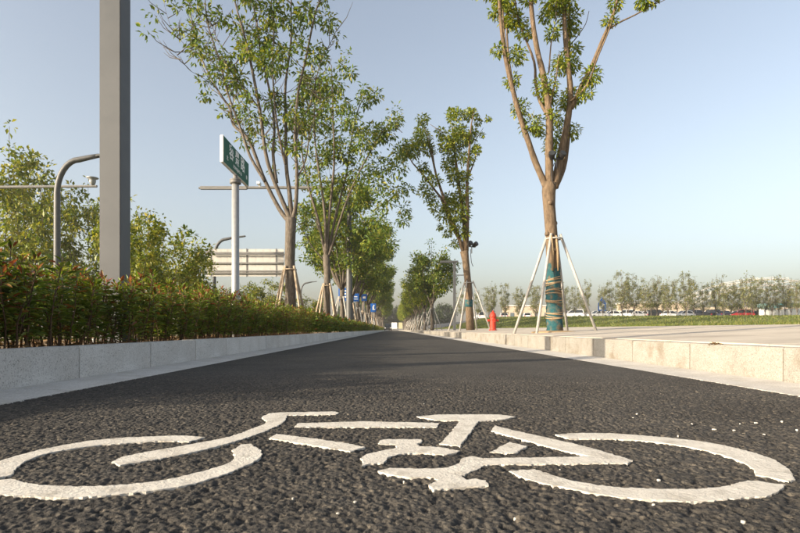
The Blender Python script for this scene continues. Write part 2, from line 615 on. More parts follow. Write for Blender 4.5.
# ------------------------------------------------------------------ bicycle marking
BIKE = {
    'wheel_arc': [
        [(0, 462), (22.8, 455), (52.5, 448), (87.5, 441.9), (120, 438.6), (148.8, 437.2), (183, 436.2), (205.4, 438), (189, 442.3), (157.4, 441.9),
         (120, 444.4), (105, 445.4), (70, 449.8), (43.8, 455), (26, 462), (17.5, 468), (10.5, 476), (-4, 479.5), (-17, 481), (-19, 476), (-11, 468.5)],
        [(-12, 487), (0, 481), (10.5, 480), (17.5, 481.3), (26, 484), (49, 486.5), (87.5, 487.4), (120, 485.7), (157.4, 482), (192, 474.8), (220.6, 466.7), (232, 461.8),
         (235, 457.5), (232.7, 450.3), (240.8, 445.4), (250.8, 444.6), (259.5, 450.3), (260.3, 457.5), (249.4, 464.7), (226.4, 474.2), (192, 484.8), (154.5, 491.4),
         (120, 495), (87.5, 497.9), (64.8, 498.8), (35, 497.5), (0, 495.3), (-9, 492)],
        [(555.5, 435.2), (571, 434), (605, 434), (640, 436), (700, 442), (740, 450), (770, 459), (787, 469), (794, 480), (788, 482.4), (770, 478), (756, 476), (754, 470),
         (744, 464), (720, 455), (680, 446), (640, 441.2), (605, 439.7), (569, 439.7)],
        [(508, 471.9), (535, 470), (560, 478.6), (594, 485.4), (627.5, 488.8), (670, 490), (700, 490), (726, 487), (748, 481.6), (760, 482.4), (786, 486), (780, 491),
         (768, 497), (752, 498), (720, 501), (694, 502.4), (660, 501), (627.5, 498.9), (594, 494.4), (567, 488.8), (537.5, 483), (515, 475)]],
    'handlebar_fork': [
        [(111, 462.9), (120.8, 458.2), (145, 453), (177.5, 447.4), (229, 437.4), (255, 428.2), (266.6, 423), (262.3, 417.3), (269.5, 413.8), (281, 413), (335.6, 412),
         (339, 413.5), (335.6, 415), (286.8, 415.8), (285.3, 420.7), (275.3, 427.3), (240.8, 440.3), (191.9, 453.2), (148.8, 461.5), (120, 466.2)]],
    'frame_bar': [
        [(298, 423.9), (340, 422.6), (368, 422), (438, 423.6), (439, 424.4), (436, 427.6), (400, 427.6), (340, 427.8), (294.5, 427.6)],
        [(276.7, 434.5), (315, 439.5), (350, 444.6), (365, 448), (350, 452.4), (340, 450.6), (315.5, 446.2), (269.5, 438.8)],
        [(483.5, 459), (537.5, 458.4), (591.5, 457), (569, 452.8), (526, 441), (491.4, 431.4), (494.8, 426.2), (515, 431.4), (548.8, 438.8), (593.8, 449.4), (633, 461.3),
         (627.5, 464), (560, 464.7), (483.5, 465.6)],
        [(490.7, 452.8), (509.4, 442.6), (526.3, 447), (516, 453.9)]],
    'pedal': [
        [(379, 441.6), (384, 440), (421, 440), (422.4, 442.6), (417, 445), (419, 447), (436, 447.6), (460, 451.6), (456, 453.6), (444, 455.6), (424, 454), (404, 454.4),
         (387, 458.4), (384, 464), (370, 464.4), (361, 467.6), (363.6, 462), (361.6, 458.4), (370, 454.4), (397, 448.6), (395, 445), (380, 445)],
        [(377, 472), (390, 469), (436, 469.6), (458, 465), (462, 459), (472, 457), (483.2, 459), (483.2, 465.6), (480, 469), (470, 473), (461, 476), (466, 481), (476, 480), (485, 481.6),
         (489.6, 487), (470, 487.4), (434, 491), (428.6, 485), (438, 482), (434, 478), (412, 478.4), (388, 475)]],
    'saddle': [
        [(417, 417), (440, 415), (500, 415), (515, 417.2), (503.8, 420), (478, 421.8), (468, 436), (460, 447), (440, 444.4), (452, 432), (460, 421), (436, 420.6)]],
}


def vnoise(x, y, s):
    return (math.sin(x * s + 1.7 * math.sin(y * s * .83 + 2.1)) * math.sin(y * s * 1.13 + 1.3 * math.sin(x * s * .71)))


bike = empty('bicycle_marking', gnd(390, 450) + (0,), 0, 'large white painted bicycle symbol on the dark cycle lane', 'road marking')
bo = Vector(bike.location)
for nm, polys in BIKE.items():
    for poly in polys:
        pts = [Vector(gnd(*p)) for p in poly]
        # smooth the traced outline a little, resample, then roughen it as thick paint on coarse stone
        n = len(pts)
        out = []
        for i in range(n):
            p0, p1, p2, p3 = pts[i - 1], pts[i], pts[(i + 1) % n], pts[(i + 2) % n]
            L = (p2 - p1).length
            k = max(1, int(L / .007))
            c0 = (p1 - p0).normalized().dot((p2 - p1).normalized())
            c1 = (p2 - p1).normalized().dot((p3 - p2).normalized())
            for a in range(k):
                t = a / k
                lin = p1.lerp(p2, t)
                if c0 > .75 and c1 > .75:
                    m1, m2 = (p2 - p0) * .5, (p3 - p1) * .5
                    sc = L / max(1e-6, (p2 - p0).length / 2)
                    m1 = m1.normalized() * L
                    m2 = m2.normalized() * L
                    t2, t3 = t * t, t * t * t
                    lin = p1 * (2 * t3 - 3 * t2 + 1) + m1 * (t3 - 2 * t2 + t) + p2 * (-2 * t3 + 3 * t2) + m2 * (t3 - t2)
                out.append(lin)
        rr = random.Random(len(poly))
        for i, p in enumerate(out):
            w = .0022 * vnoise(p.x, p.y, 260) + .0018 * vnoise(p.y, p.x, 610) + rr.uniform(-.0016, .0016)
            d = (out[(i + 1) % len(out)] - out[i - 1])
            nn = Vector((d.y, -d.x))
            nn = nn.normalized() if nn.length > 1e-9 else nn
            out[i] = p + nn * w
        bm = bmesh.new()
        top = [bm.verts.new((p.x - bo.x, p.y - bo.y, .0026 + .0004 * vnoise(p.x, p.y, 90))) for p in out]
        bot = [bm.verts.new((p.x - bo.x, p.y - bo.y, -.004)) for p in out]
        es = [bm.edges.new((top[i], top[(i + 1) % len(top)])) for i in range(len(top))]
        bmesh.ops.triangle_fill(bm, use_beauty=True, use_dissolve=False, edges=es)
        bm.faces.ensure_lookup_table()
        for f in bm.faces:
            f.normal_update()
            if f.normal.z < 0:
                f.normal_flip()
        for i in range(len(top)):
            j = (i + 1) % len(top)
            bm.faces.new((top[i], bot[i], bot[j], top[j]))
        me = bpy.data.meshes.new(nm)
        bm.to_mesh(me)
        bm.free()
        me.materials.append(M_PAINT)
        link(nm, me, bike)

# loose white paint chips lying on the asphalt
chips = [(714, 429.5, 4), (734, 430.5, 2.4), (756, 423, 3), (782, 421.5, 2), (797, 430, 2), (764, 434.5, 2), (692, 424, 1.6), (637, 414, 1.6), (633, 418, 1.3), (659, 480.5, 3.6),
         (653.5, 505, 2.6), (743, 522, 3.4), (515, 519, 2.6), (355, 502.5, 2.8), (338, 514, 3), (404, 482, 1.8), (293, 499, 2), (424, 404, 1.2), (740, 424, 1.4), (560, 470, 1.2), (678, 436, 1.2)]
rng = random.Random(3)
for (x, y, s) in chips:
    X, Y = gnd(x, y)
    s = s * .6 / 533.3 * Y
    mb = MB()
    poly = [(math.cos(a) * s * rng.uniform(.7, 1.1), math.sin(a) * s * .9 * rng.uniform(.7, 1.2)) for a in np.linspace(0, 2 * PI, 8)[:-1]]
    mb.prism(poly, -.004, .0024)
    o = mb.build('paint_chip', M_PAINT)
    o.location = (X, Y, 0)
    tag(o, 'tiny loose fleck of white road paint on the asphalt', 'paint chip', 'paint flecks around the bicycle marking')

# ------------------------------------------------------------------ plants: leaf meshes


def rot_frames(dirs, rng, roll=1.0):
    """orthonormal frames for leaf directions"""
    d = dirs / np.linalg.norm(dirs, axis=1, keepdims=True)
    up = np.tile(np.array([[0, 0, 1.0]]), (len(d), 1)) + rng.normal(0, .35 * roll, d.shape)
    s = np.cross(d, up)
    s /= np.maximum(np.linalg.norm(s, axis=1, keepdims=True), 1e-6)
    n = np.cross(s, d)
    return d, s, n


def leaves_simple(cen, dirs, size, rng, wid=.58):
    """folded four-point leaves"""
    d, s, n = rot_frames(dirs, rng)
    L = size[:, None]
    b = cen
    t = cen + d * L - n * L * .12
    m = cen + d * L * .48
    l = m + s * L * wid * .5 + n * L * .08
    r = m - s * L * wid * .5 + n * L * .08
    v = np.stack([b, r, t, l], 1).reshape(-1, 3)
    i = np.arange(len(cen))[:, None] * 4
    f = np.concatenate([np.concatenate([i, i + 1, i + 2], 1), np.concatenate([i, i + 2, i + 3], 1)], 1).reshape(-1, 3)
    return v, f


def leaves_fine(cen, dirs, size, rng, wid=.31):
    """pointed leaves with a midrib fold and a curved tip: eight points"""
    d, s, n = rot_frames(dirs, rng)
    L = size[:, None]
    cv = (rng.uniform(.05, .28, (len(cen), 1))) * L
    fold = .10 * L
    b = cen
    m1 = cen + d * L * .36 - n * cv * .15
    m2 = cen + d * L * .70 - n * cv * .5
    t = cen + d * L - n * cv
    w1, w2 = L * wid * .48, L * wid * .40
    l1, r1 = m1 + s * w1 + n * fold, m1 - s * w1 + n * fold
    l2, r2 = m2 + s * w2 + n * fold * .8, m2 - s * w2 + n * fold * .8
    v = np.stack([b, m1, m2, t, l1, l2, r1, r2], 1).reshape(-1, 3)
    i = np.arange(len(cen))[:, None] * 8
    tri = [(0, 1, 4), (1, 2, 5), (1, 5, 4), (2, 3, 5), (0, 6, 1), (1, 6, 7), (1, 7, 2), (2, 7, 3)]
    f = np.stack([np.concatenate([i + a, i + b_, i + c], 1) for a, b_, c in tri], 1).reshape(-1, 3)
    return v, f


# ------------------------------------------------------------------ the hedge
SHRUB_GROUP = 'shrubs of the clipped hedge behind the grey kerb'


def shrub_variant(seed, fine=True, h=.62, nl=1.0):
    rg = np.random.default_rng(seed)
    stems = MB()
    cen, dr, sz, mi = [], [], [], []
    ns = int(rg.integers(5, 7))
    tall = h * rg.uniform(.92, 1.08)
    reddish = rg.random()
    for k in range(ns):
        a = rg.uniform(0, 2 * PI)
        r0 = rg.uniform(.01, .10)
        lean = rg.uniform(.04, .20)
        hh = tall * rg.uniform(.78, 1.10)
        p = []
        for t in np.linspace(0, 1, 6):
            rr = r0 + lean * t ** 1.3
            p.append((math.cos(a) * rr + .012 * math.sin(9 * t + k), math.sin(a) * rr + .012 * math.cos(7 * t + k * 2), hh * t - .03))
        stems.tube(p, [.0065, .006, .0055, .0045, .0035, .002], 5)
        P = np.array(p)
        nl_s = int((84 if fine else 24) * nl * (hh / .62))
        ts = 1 - rg.random(nl_s) ** 1.05 * .80
        for t in ts:
            q = t * 5
            i = min(int(q), 4)
            c = P[i] + (P[i + 1] - P[i]) * (q - i)
            az = rg.uniform(0, 2 * PI)
            el = rg.uniform(-.15, .75) + (.65 if t > .93 else 0)
            off = rg.uniform(0, .075) if t < .95 else rg.uniform(0, .03)
            d = np.array([math.cos(az) * math.cos(el), math.sin(az) * math.cos(el), math.sin(el)])
            cen.append(c + d * off)
            dr.append(d)
            sz.append(rg.uniform(.042, .080) * (1 if fine else 1.7))
            u = rg.random()
            if t > .86:
                mi.append(2 if u < .12 + .38 * reddish else (1 if u < .66 else 0))
            else:
                mi.append(2 if u < .03 + .06 * reddish else (1 if u < .26 else 0))
    cen, dr, sz = np.array(cen), np.array(dr), np.array(sz)
    mi = np.array(mi)
    if fine:
        v, f = leaves_fine(cen, dr, sz, rg)
        k = 8
    else:
        v, f = leaves_simple(cen, dr, sz, rg)
        k = 2
    return stems, v, f, np.repeat(mi, k)


SHRUBS = []
for s in range(9):
    st, v, f, mi = shrub_variant(40 + s)
    SHRUBS.append((st.mesh('stem', M_STEM, True), np_mesh('foliage', v, f, [HG, HY, HR], mi)))
rng = random.Random(12)
y = 1.75
n_shrub = 0
while y < 15.0:
    for row, xo in enumerate((-2.34, -2.62, -2.92)):
        if row == 2 and y > 11:
            continue
        k = rng.randrange(len(SHRUBS))
        yy = y + (.13 if row % 2 else 0) + rng.uniform(-.05, .05)
        xx = xo + rng.uniform(-.05, .04)
        if abs(xx + 2.76) < .24 and abs(yy - 5.3) < .26:
            continue
        e = empty('photinia_shrub', (xx, yy, .165), rng.uniform(0, 6.28), 
                  'leafy hedge shrub between the near end of the hedge and the square pole' if yy < 5.0 else 'leafy hedge shrub close around the square grey pole' if yy < 5.7 else
                  'leafy hedge shrub between the square pole and the green street sign' if yy < 8.1 else 'leafy hedge shrub close to the post of the green street sign' if yy < 8.8 else
                  'leafy hedge shrub between the street sign and the many stemmed tree', 'shrub', SHRUB_GROUP)
        sc = rng.uniform(.88, 1.12) * (1.0 + .05 * math.sin(yy * 1.9)) * (.93 if yy < 6.5 else 1.0)
        e.scale = (rng.uniform(.95, 1.15), rng.uniform(.95, 1.15), sc)
        link('stem', SHRUBS[k][0], e)
        link('foliage', SHRUBS[k][1], e)
        n_shrub += 1
    y += .235 + .006 * y


def far_hedge():
    rg = np.random.default_rng(5)
    V, Fc, MI = [], [], []
    o = 0
    base = [shrub_variant(70 + i, False, .60) for i in range(6)]
    stems = MB()
    y = 15.1
    while y < 200:
        for xo in (-2.36, -2.66):
            st, v, f, mi = base[int(rg.integers(0, 6))]
            a = rg.uniform(0, 6.28)
            c, s = math.cos(a), math.sin(a)
            sc = rg.uniform(.85, 1.12)
            w = v * np.array([1.15, 1.15, sc])
            w = np.stack([w[:, 0] * c - w[:, 1] * s + xo + rg.uniform(-.05, .05), w[:, 0] * s + w[:, 1] * c + y, w[:, 2] + .165], 1)
            V.append(w)
            Fc.append(f + o)
            MI.append(mi)
            o += len(w)
        y += .3 if y < 40 else (.45 if y < 80 else .8)
    ob = link('hedge', np_mesh('hedge', np.concatenate(V), np.concatenate(Fc), [HG, HY, HR], np.concatenate(MI)))
    tag(ob, 'long low hedge running away along the grey kerb', 'hedge', None, 'stuff')


far_hedge()

# fallen dry leaves on the planting bed and along the kerb
rg = np.random.default_rng(9)
nlit = 2600
cen = np.stack([rg.uniform(-4.0, -2.17, nlit), rg.uniform(1, 16, nlit), np.full(nlit, .20) + rg.uniform(0, .015, nlit)], 1)
az = rg.uniform(0, 2 * PI, nlit)
v, f = leaves_simple(cen, np.stack([np.cos(az), np.sin(az), rg.uniform(-.1, .3, nlit)], 1), rg.uniform(.03, .07, nlit), rg, .6)
tag(link('leaf_litter', np_mesh('leaf_litter', v, f, M_DRY)), 'dry brown fallen leaves on the soil under the hedge', 'leaf litter', None, 'stuff')

# ------------------------------------------------------------------ trees


def bez(p0, p1, p2, n):
    return [p0 * (1 - t) ** 2 + p1 * 2 * t * (1 - t) + p2 * t * t for t in np.linspace(0, 1, n)]


def wobble(pts, amp, rg):
    out = []
    ph = rg.uniform(0, 6, 6)
    for i, p in enumerate(pts):
        t = i / max(1, len(pts) - 1)
        w = math.sin(PI * min(1, t * 1.0)) * amp
        out.append(Vector(p) + Vector((w * math.sin(ph[0] + 7 * t), w * math.sin(ph[1] + 6 * t), w * .4 * math.sin(ph[2] + 8 * t))))
    return out


def clump(cen, n, sig, leaf, rg, CEN, DIR, SZ, droop=-.05):
    q = rg.normal(0, 1, (n, 3))
    q /= np.maximum(np.linalg.norm(q, axis=1, keepdims=True), 1e-6)
    rad = rg.random((n, 1)) ** .5
    pos = np.array(cen) + q * rad * np.array([sig, sig, sig * .85])
    d = q * .8 + rg.normal(0, .45, (n, 3)) + np.array([0, 0, droop])
    CEN.append(pos)
    DIR.append(d)
    SZ.append(rg.uniform(.7, 1.3, n) * leaf)


def random_tree(seed, Ht, trunk_h, r0, n_main, spread, leaf, leaves, bark, leafm, sig=.35, dens=1.0, n_sub=5, upright=.6, crown_low=.25, lean=0.0, sides=10, twig_r=.012):
    """trunk with limbs, branchlets, and leaf clumps along them; returns (wood mesh, crown mesh)"""
    rg = np.random.default_rng(seed)
    wood = MB()
    tp = [Vector((lean * t * t, .0, trunk_h * t - (.12 if t == 0 else 0))) for t in np.linspace(0, 1, 6)]
    tp = wobble(tp, .035 * r0 / .1, rg)
    rad = [r0 * 1.25, r0 * 1.05, r0, r0 * .95, r0 * .93, r0 * 1.0]
    wood.tube(tp, rad, sides + 2)
    top = tp[-1]
    pts = []       # foliage carriers
    for k in range(n_main):
        a = 2 * PI * (k + rg.uniform(-.3, .3)) / n_main
        hh = Ht * rg.uniform(.78, 1.0) - trunk_h
        sp = spread * rg.uniform(.55, 1.0)
        if k == 0:
            sp *= .25
            hh = Ht - trunk_h
        start = top - Vector((0, 0, rg.uniform(.05, .22) * min(1.2, trunk_h)))
        end = top + Vector((math.cos(a) * sp, math.sin(a) * sp, hh))
        ctrl = top + Vector((math.cos(a) * sp * (1.05 - upright * .35), math.sin(a) * sp * (1.05 - upright * .35), hh * (.28 + .12 * upright)))
        limb = wobble(bez(start, ctrl, end, 11), .06 * spread / 2 + .03, rg)
        rl = r0 * rg.uniform(.48, .66)
        rr = [max(twig_r, rl * (1 - .92 * (i / 10) ** .85)) for i in range(11)]
        wood.tube(limb, rr, sides - 2)
        for i in range(3, 11):
            pts.append((limb[i], .6 + .5 * i / 10))
        for j in range(n_sub):
            t = rg.uniform(crown_low, .95)
            q = t * 10
            i = min(int(q), 9)
            b0 = limb[i].lerp(limb[i + 1], q - i)
            b_a = a + rg.uniform(-1.5, 1.5)
            ln = spread * rg.uniform(.35, .75) * (1.15 - .6 * t)
            e = b0 + Vector((math.cos(b_a) * ln, math.sin(b_a) * ln, ln * rg.uniform(.5, 1.5) * upright + ln * .1))
            c = b0 + (e - b0) * .5 + Vector((math.cos(b_a), math.sin(b_a), -.4)) * ln * .14
            br = wobble(bez(b0, c, e, 6), .04, rg)
            rb = max(twig_r, rr[i] * .5)
            wood.tube(br, [max(twig_r * .6, rb * (1 - .85 * m / 5)) for m in range(6)], 5, caps=False)
            for m in range(2, 6):
                pts.append((br[m], 1.0))
            for w in range(2):
                mm = int(rg.integers(2, 5))
                d = Vector(rg.normal(0, 1, 3))
                d.z = abs(d.z) * .6
                e2 = br[mm] + d.normalized() * ln * rg.uniform(.3, .55)
                wood.tube([br[mm], br[mm].lerp(e2, .5) + Vector((0, 0, .02)), e2], [twig_r * .7, twig_r * .55, twig_r * .35], 4, caps=False)
                pts.append((br[mm].lerp(e2, .6), .9))
                pts.append((e2, 1.1))
    wts = np.array([w for _, w in pts])
    keep = rg.random(len(pts)) < dens
    CEN, DIR, SZ = [], [], []
    tot = wts[keep].sum()
    for (p, w), kf in zip(pts, keep):
        if not kf:
            continue
        n = int(leaves * w / tot * rg.uniform(.5, 1.5)) + 1
        clump(p, n, sig * rg.uniform(.7, 1.25), leaf, rg, CEN, DIR, SZ)
    v, f = leaves_simple(np.concatenate(CEN), np.concatenate(DIR), np.concatenate(SZ), rg)
    return wood.mesh('trunk', bark, True), np_mesh('crown', v, f, leafm)


def place_tree(name, meshes, loc, label, group=None, rz=0, sc=1.0, cat='tree', szx=None):
    e = empty(name, loc, rz, label, cat, group)
    e.scale = (szx or sc, szx or sc, sc)
    link('trunk', meshes[0], e)
    link('crown', meshes[1], e)
    return e


def support(name, loc, top_h, feet, m, r, label, group, z_ring=None, rt=.2, collar=True):
    e = empty(name, loc, 0, label, 'tree support', group)
    for (dx, dy) in feet:
        L = math.hypot(dx, dy)
        mb = MB()
        a = Vector((dx, dy, -.06))
        b = Vector((dx / L * rt * .95, dy / L * rt * .95, top_h))
        b2 = b + (b - a).normalized() * .08
        mb.tube([a, b2], r, 8)
        mb.build('prop_pole', m, e, smooth=True)
    mb = MB()
    n = 16
    mb.tube([(math.cos(2 * PI * k / n) * rt, math.sin(2 * PI * k / n) * rt, top_h - .02) for k in range(n + 1)], .018, 5)
    mb.build('tie_ring', m, e, smooth=True)
    return e


# --- the big pruned tree on the right pavement, limbs traced from the photograph
TX, TY = 3.44, 11.4
TZ = pave_z(TX) - .004


def z_pt(x, y, dep=0.0):
    """zoomed crop (480,0)-(680,200) coordinates -> local point of the near tree"""
    p = px(480 + x / 2.665, y / 2.665, TY)
    return Vector((p.x - TX, dep, p.z - TZ))


def near_tree():
    rg = np.random.default_rng(21)
    e = empty('camphor_tree', (TX, TY, TZ), 0, 'tall pruned tree with bare thick limbs and teal wrapped trunk on the pavement', 'tree')
    w = MB()
    tr = [(0.03, 0, -.12), (0.02, 0, .15), (-.0, 0, .8), (-.03, .01, 1.5), (-.06, .02, 2.2), (-.09, .02, 2.7), (-.10, .02, 3.02), (-.08, .02, 3.2)]
    w.tube(wobble(tr, .012, rg), [.185, .155, .150, .138, .125, .125, .142, .152], 18)
    limbs = [
        ([(182, 510, .0), (150, 440, -.02), (128, 385, -.1), (100, 315, -.2), (76, 240, -.28), (58, 170, -.3), (44, 70, -.35), (38, -60, -.4), (30, -190, -.4)], .105, .035),
        ([(130, 392, -.1), (118, 330, .05), (100, 260, .15), (90, 190, .25), (84, 120, .3), (80, 30, .32), (84, -90, .4)], .06, .02),
        ([(76, 235, -.28), (66, 150, -.1), (62, 60, -.05), (60, -60, 0)], .035, .014),
        ([(186, 500, .02), (180, 420, -.1), (178, 330, -.18), (172, 270, -.2), (160, 205, -.22), (145, 150, -.25), (130, 70, -.3), (122, -20, -.3), (112, -150, -.35), (100, -260, -.35)], .13, .04),
        ([(176, 320, -.18), (160, 270, .0), (150, 215, .08), (146, 160, .1), (120, 80, .15), (105, 20, .2), (95, -70, .25)], .055, .02),
        ([(198, 500, .0), (215, 420, .08), (235, 335, .12), (246, 250, .1), (240, 170, .1), (232, 100, .1), (228, 0, .12), (226, -130, .15), (232, -260, .15)], .125, .04),
        ([(206, 490, .05), (232, 440, .25), (247, 360, .35), (252, 280, .4), (255, 180, .42), (257, 80, .45), (258, -40, .5), (264, -170, .5)], .085, .03),
        ([(247, 285, .1), (268, 235, -.05), (292, 185, -.15), (312, 130, -.2), (328, 88, -.25), (345, 40, -.3), (356, -10, -.3), (372, -120, -.35)], .075, .028),
        ([(325, 100, -.25), (352, 84, -.3), (395, 66, -.35), (430, 46, -.4), (470, 20, -.45), (500, -6, -.5), (545, -60, -.5)], .028, .009),
        ([(240, 270, .1), (275, 240, -.25), (300, 170, -.35), (322, 110, -.4), (338, 60, -.4)], .035, .015),
        ([(176, 205, -.2), (186, 130, -.1), (200, 50, -.05), (203, -40, 0)], .024, .010),
        ([(258, 90, .45), (285, 60, .5), (305, 25, .55), (318, -15, .6)], .018, .008),
        ([(430, 46, -.4), (455, 38, -.45), (490, 20, -.5), (520, 2, -.5)], .012, .006),
        ([(178, 300, -.2), (188, 230, -.35), (196, 170, -.4)], .03, .012),
    ]
    for pl, ra, rb in limbs:
        pts = [z_pt(*p) for p in pl]
        dense = []
        for i in range(len(pts) - 1):
            p0, p1, p2, p3 = pts[max(i - 1, 0)], pts[i], pts[i + 1], pts[min(i + 2, len(pts) - 1)]
            for t in (0, .33, .66):
                t2, t3 = t * t, t * t * t
                dense.append(.5 * ((2 * p1) + (p2 - p0) * t + (2 * p0 - 5 * p1 + 4 * p2 - p3) * t2 + (3 * p1 - p0 - 3 * p2 + p3) * t3))
        dense.append(pts[-1])
        n = len(dense)
        w.tube(wobble(dense, .012, rg), [(ra + (rb - ra) * (i / (n - 1)) ** .8) * .72 * (1 + .05 * math.sin(i * 2.1)) for i in range(n)], 12)
    # pruning scars and knots
    for (zz, a) in ((1.75, .3), (2.35, 2.2), (2.75, -.5), (2.1, -1.2)):
        c = Vector((-.05 + .115 * math.sin(a), -.115 * math.cos(a), zz))
        w.lathe([(.02, -.045), (.05, -.03), (.055, 0), (.045, .03), (.015, .045)], 8, c)
    link('trunk', w.mesh('trunk', M_BARK_A, True), e)
    CEN, DIR, SZ = [], [], []
    cl = [(88, 165, .24, -.3), (92, 205, .2, .2), (110, 282, .24, .1), (134, 338, .28, -.1), (165, 245, .30, -.25), (185, 262, .2, .0), (205, 350, .26, .3), (228, 158, .30, .2), (262, 150, .22, .4), (262, 238, .28, .35), (288, 215, .26, -.2), (255, 335, .24, .35),
          (196, 385, .18, .2), (200, 405, .14, .1), (232, 262, .2, .2), (330, 78, .17, -.3), (345, 32, .16, -.3), (425, 32, .22, -.4), (408, 38, .15, -.4), (508, 8, .12, -.5), (190, 95, .20, -.1), (170, 52, .16, -.1), (42, 155, .16, -.3), (58, 20, .26, -.3), (88, 25, .30, .3), (72, -10, .3, .2),
          (100, 40, .26, .2), (122, 75, .22, .1), (195, 5, .30, 0), (212, 12, .25, .1), (258, 20, .28, .4), (262, 50, .2, .4), (265, 105, .2, .4), (200, 190, .12, -.4), (118, 20, .2, -.3), (150, 350, .16, -.1), (30, 60, .14, -.3), (180, 320, .12, -.3), (272, 262, .18, -.2), (215, 310, .16, .2), (240, 0, .22, .1)]
    for x in range(-1, 9):
        for yy in (-60, -120, -190, -250):
            cl.append((30 + x * 42 + rg.uniform(-20, 20), yy + rg.uniform(-25, 25), rg.uniform(.22, .38), rg.uniform(-.5, .5)))
    for (x, y, s, d) in cl:
        c = z_pt(x, y, d)
        n = int(190 * (s / .22) ** 1.7)
        clump(c, n, s * .88, .088, rg, CEN, DIR, SZ, -.35)
    v, f = leaves_simple(np.concatenate(CEN), np.concatenate(DIR), np.concatenate(SZ), rg, .42)
    link('crown', np_mesh('crown', v, f, M_LEAF_A), e)
    # teal net wrapped round the foot of the trunk, held by straw rope
    wr = MB()
    prof, k = [], 40
    vs, fs = [], []
    for i in range(k):
        z = .02 + i * 1.42 / k
        for a in range(20):
            an = 2 * PI * a / 20
            rad = (.172 - .022 * z / 1.5) + .006 * math.sin(an * 3 + i * .9) + .005 * math.sin(i * 2.3)
            cx = .02 - .033 * z
            zz = z + (.05 * math.sin(an * 2 + .5) + .03 * math.sin(an * 5) if i > k - 4 else 0)
            vs.append((cx + rad * math.cos(an), rad * math.sin(an), zz))
    for i in range(k - 1):
        for a in range(20):
            fs.append((i * 20 + a, i * 20 + (a + 1) % 20, (i + 1) * 20 + (a + 1) % 20, (i + 1) * 20 + a))
    wr.add(vs, fs)
    wr.build('trunk_wrap', M_WRAP, e, smooth=True)
    for (z0, turns) in ((.30, 4), (.62, 3), (.80, 3), (1.02, 4)):
        rp = MB()
        pts = []
        for i in range(turns * 16 + 1):
            an = 2 * PI * i / 16
            z = z0 + .034 * i / 16 + .02 * math.sin(an * .7 + z0 * 9) + .03 * math.sin(an + z0 * 20)
            rad = .181 - .022 * z / 1.5
            pts.append((.02 - .033 * z + rad * math.cos(an), rad * math.sin(an), z))
        rp.tube(pts, .012, 5)
        rp.build('rope_binding', M_ROPE, e, smooth=True)
    # two loose torn strips hanging above the wrap
    for a in (-1.9, -1.2):
        st = MB()
        st.tube([(-.05 + .15 * math.cos(a), .15 * math.sin(a), 2.05), (-.035 + .158 * math.cos(a + .1), .158 * math.sin(a + .1), 1.7), (-.02 + .165 * math.cos(a), .165 * math.sin(a), 1.30)], [.02, .028, .02], 5)
        st.build('bark_strip', M_ROPE, e, smooth=True)
    return e


near_tree()
support('tree_support', (TX, TY, TZ), 2.02, [(-.83, .15), (-.54, -.62), (.50, .62), (.90, -.10)], M_STAKE, .030, 'four long steel props around the teal wrapped trunk', None, rt=.165)
# ring of dry mulch at its foot
mb = MB()
mb.lathe([(.62, -.03), (.60, .012), (.5, .03), (.3, .04), (.05, .045)], 28)
o = mb.build('mulch_ring', M_ROPE, smooth=True)
o.location = (TX + .02, TY, TZ)
o.scale = (.8, .8, 1)
tag(o, 'low ring of straw coloured mulch around the teal wrapped trunk', 'mulch')


def spotlight(loc, label, s=1.0, rz=0):
    e = empty('tree_spotlight', loc, rz, label, 'spotlight', 'spotlights strapped into the trees')
    b = MB()
    b.tube([(0, 0, -.25 * s), (0, 0, 0)], .018 * s, 6)
    b.box((0, 0, 0), (.34 * s, .05 * s, .03 * s))
    b.build('bracket', M_DARK, e)
    for sx in (-1, 1):
        h = MB()
        c = Vector((sx * .13 * s, -.02 * s, .08 * s))
        h.tube([c + Vector((-.02 * sx, .09, -.03)) * s, c + Vector((0, .0, 0)) * s, c + Vector((.02 * sx, -.10, .05)) * s], [.05 * s, .085 * s, .09 * s], 12)
        hh = h.build('lamp_head', M_DARK, e, smooth=False)
        g = MB()
        g.tube([c + Vector((.02 * sx, -.101, .0505)) * s, c + Vector((.022 * sx, -.11, .055)) * s], .078 * s, 12)
        g.build('lens', M_LENS, hh)
    k = MB()
    k.tube([(-.05 * s, 0, -.1 * s), (-.18 * s, -.14 * s, -.35 * s), (-.17 * s, -.17 * s, -.62 * s), (-.10 * s, -.18 * s, -.75 * s)], .012 * s, 5)
    k.build('cable', M_DARK, e, smooth=True)
    return e


p = z_pt(196, 432)
spotlight((TX + p.x, TY - .20, TZ + p.z), 'pair of dark spotlights strapped into the fork of the teal wrapped tree', .78)

# --- second tree on the right: dense upright columns of leaves
SY = 26.0
SX = 76 / 533.3 * SY
SZ_ = pave_z(SX) - .004


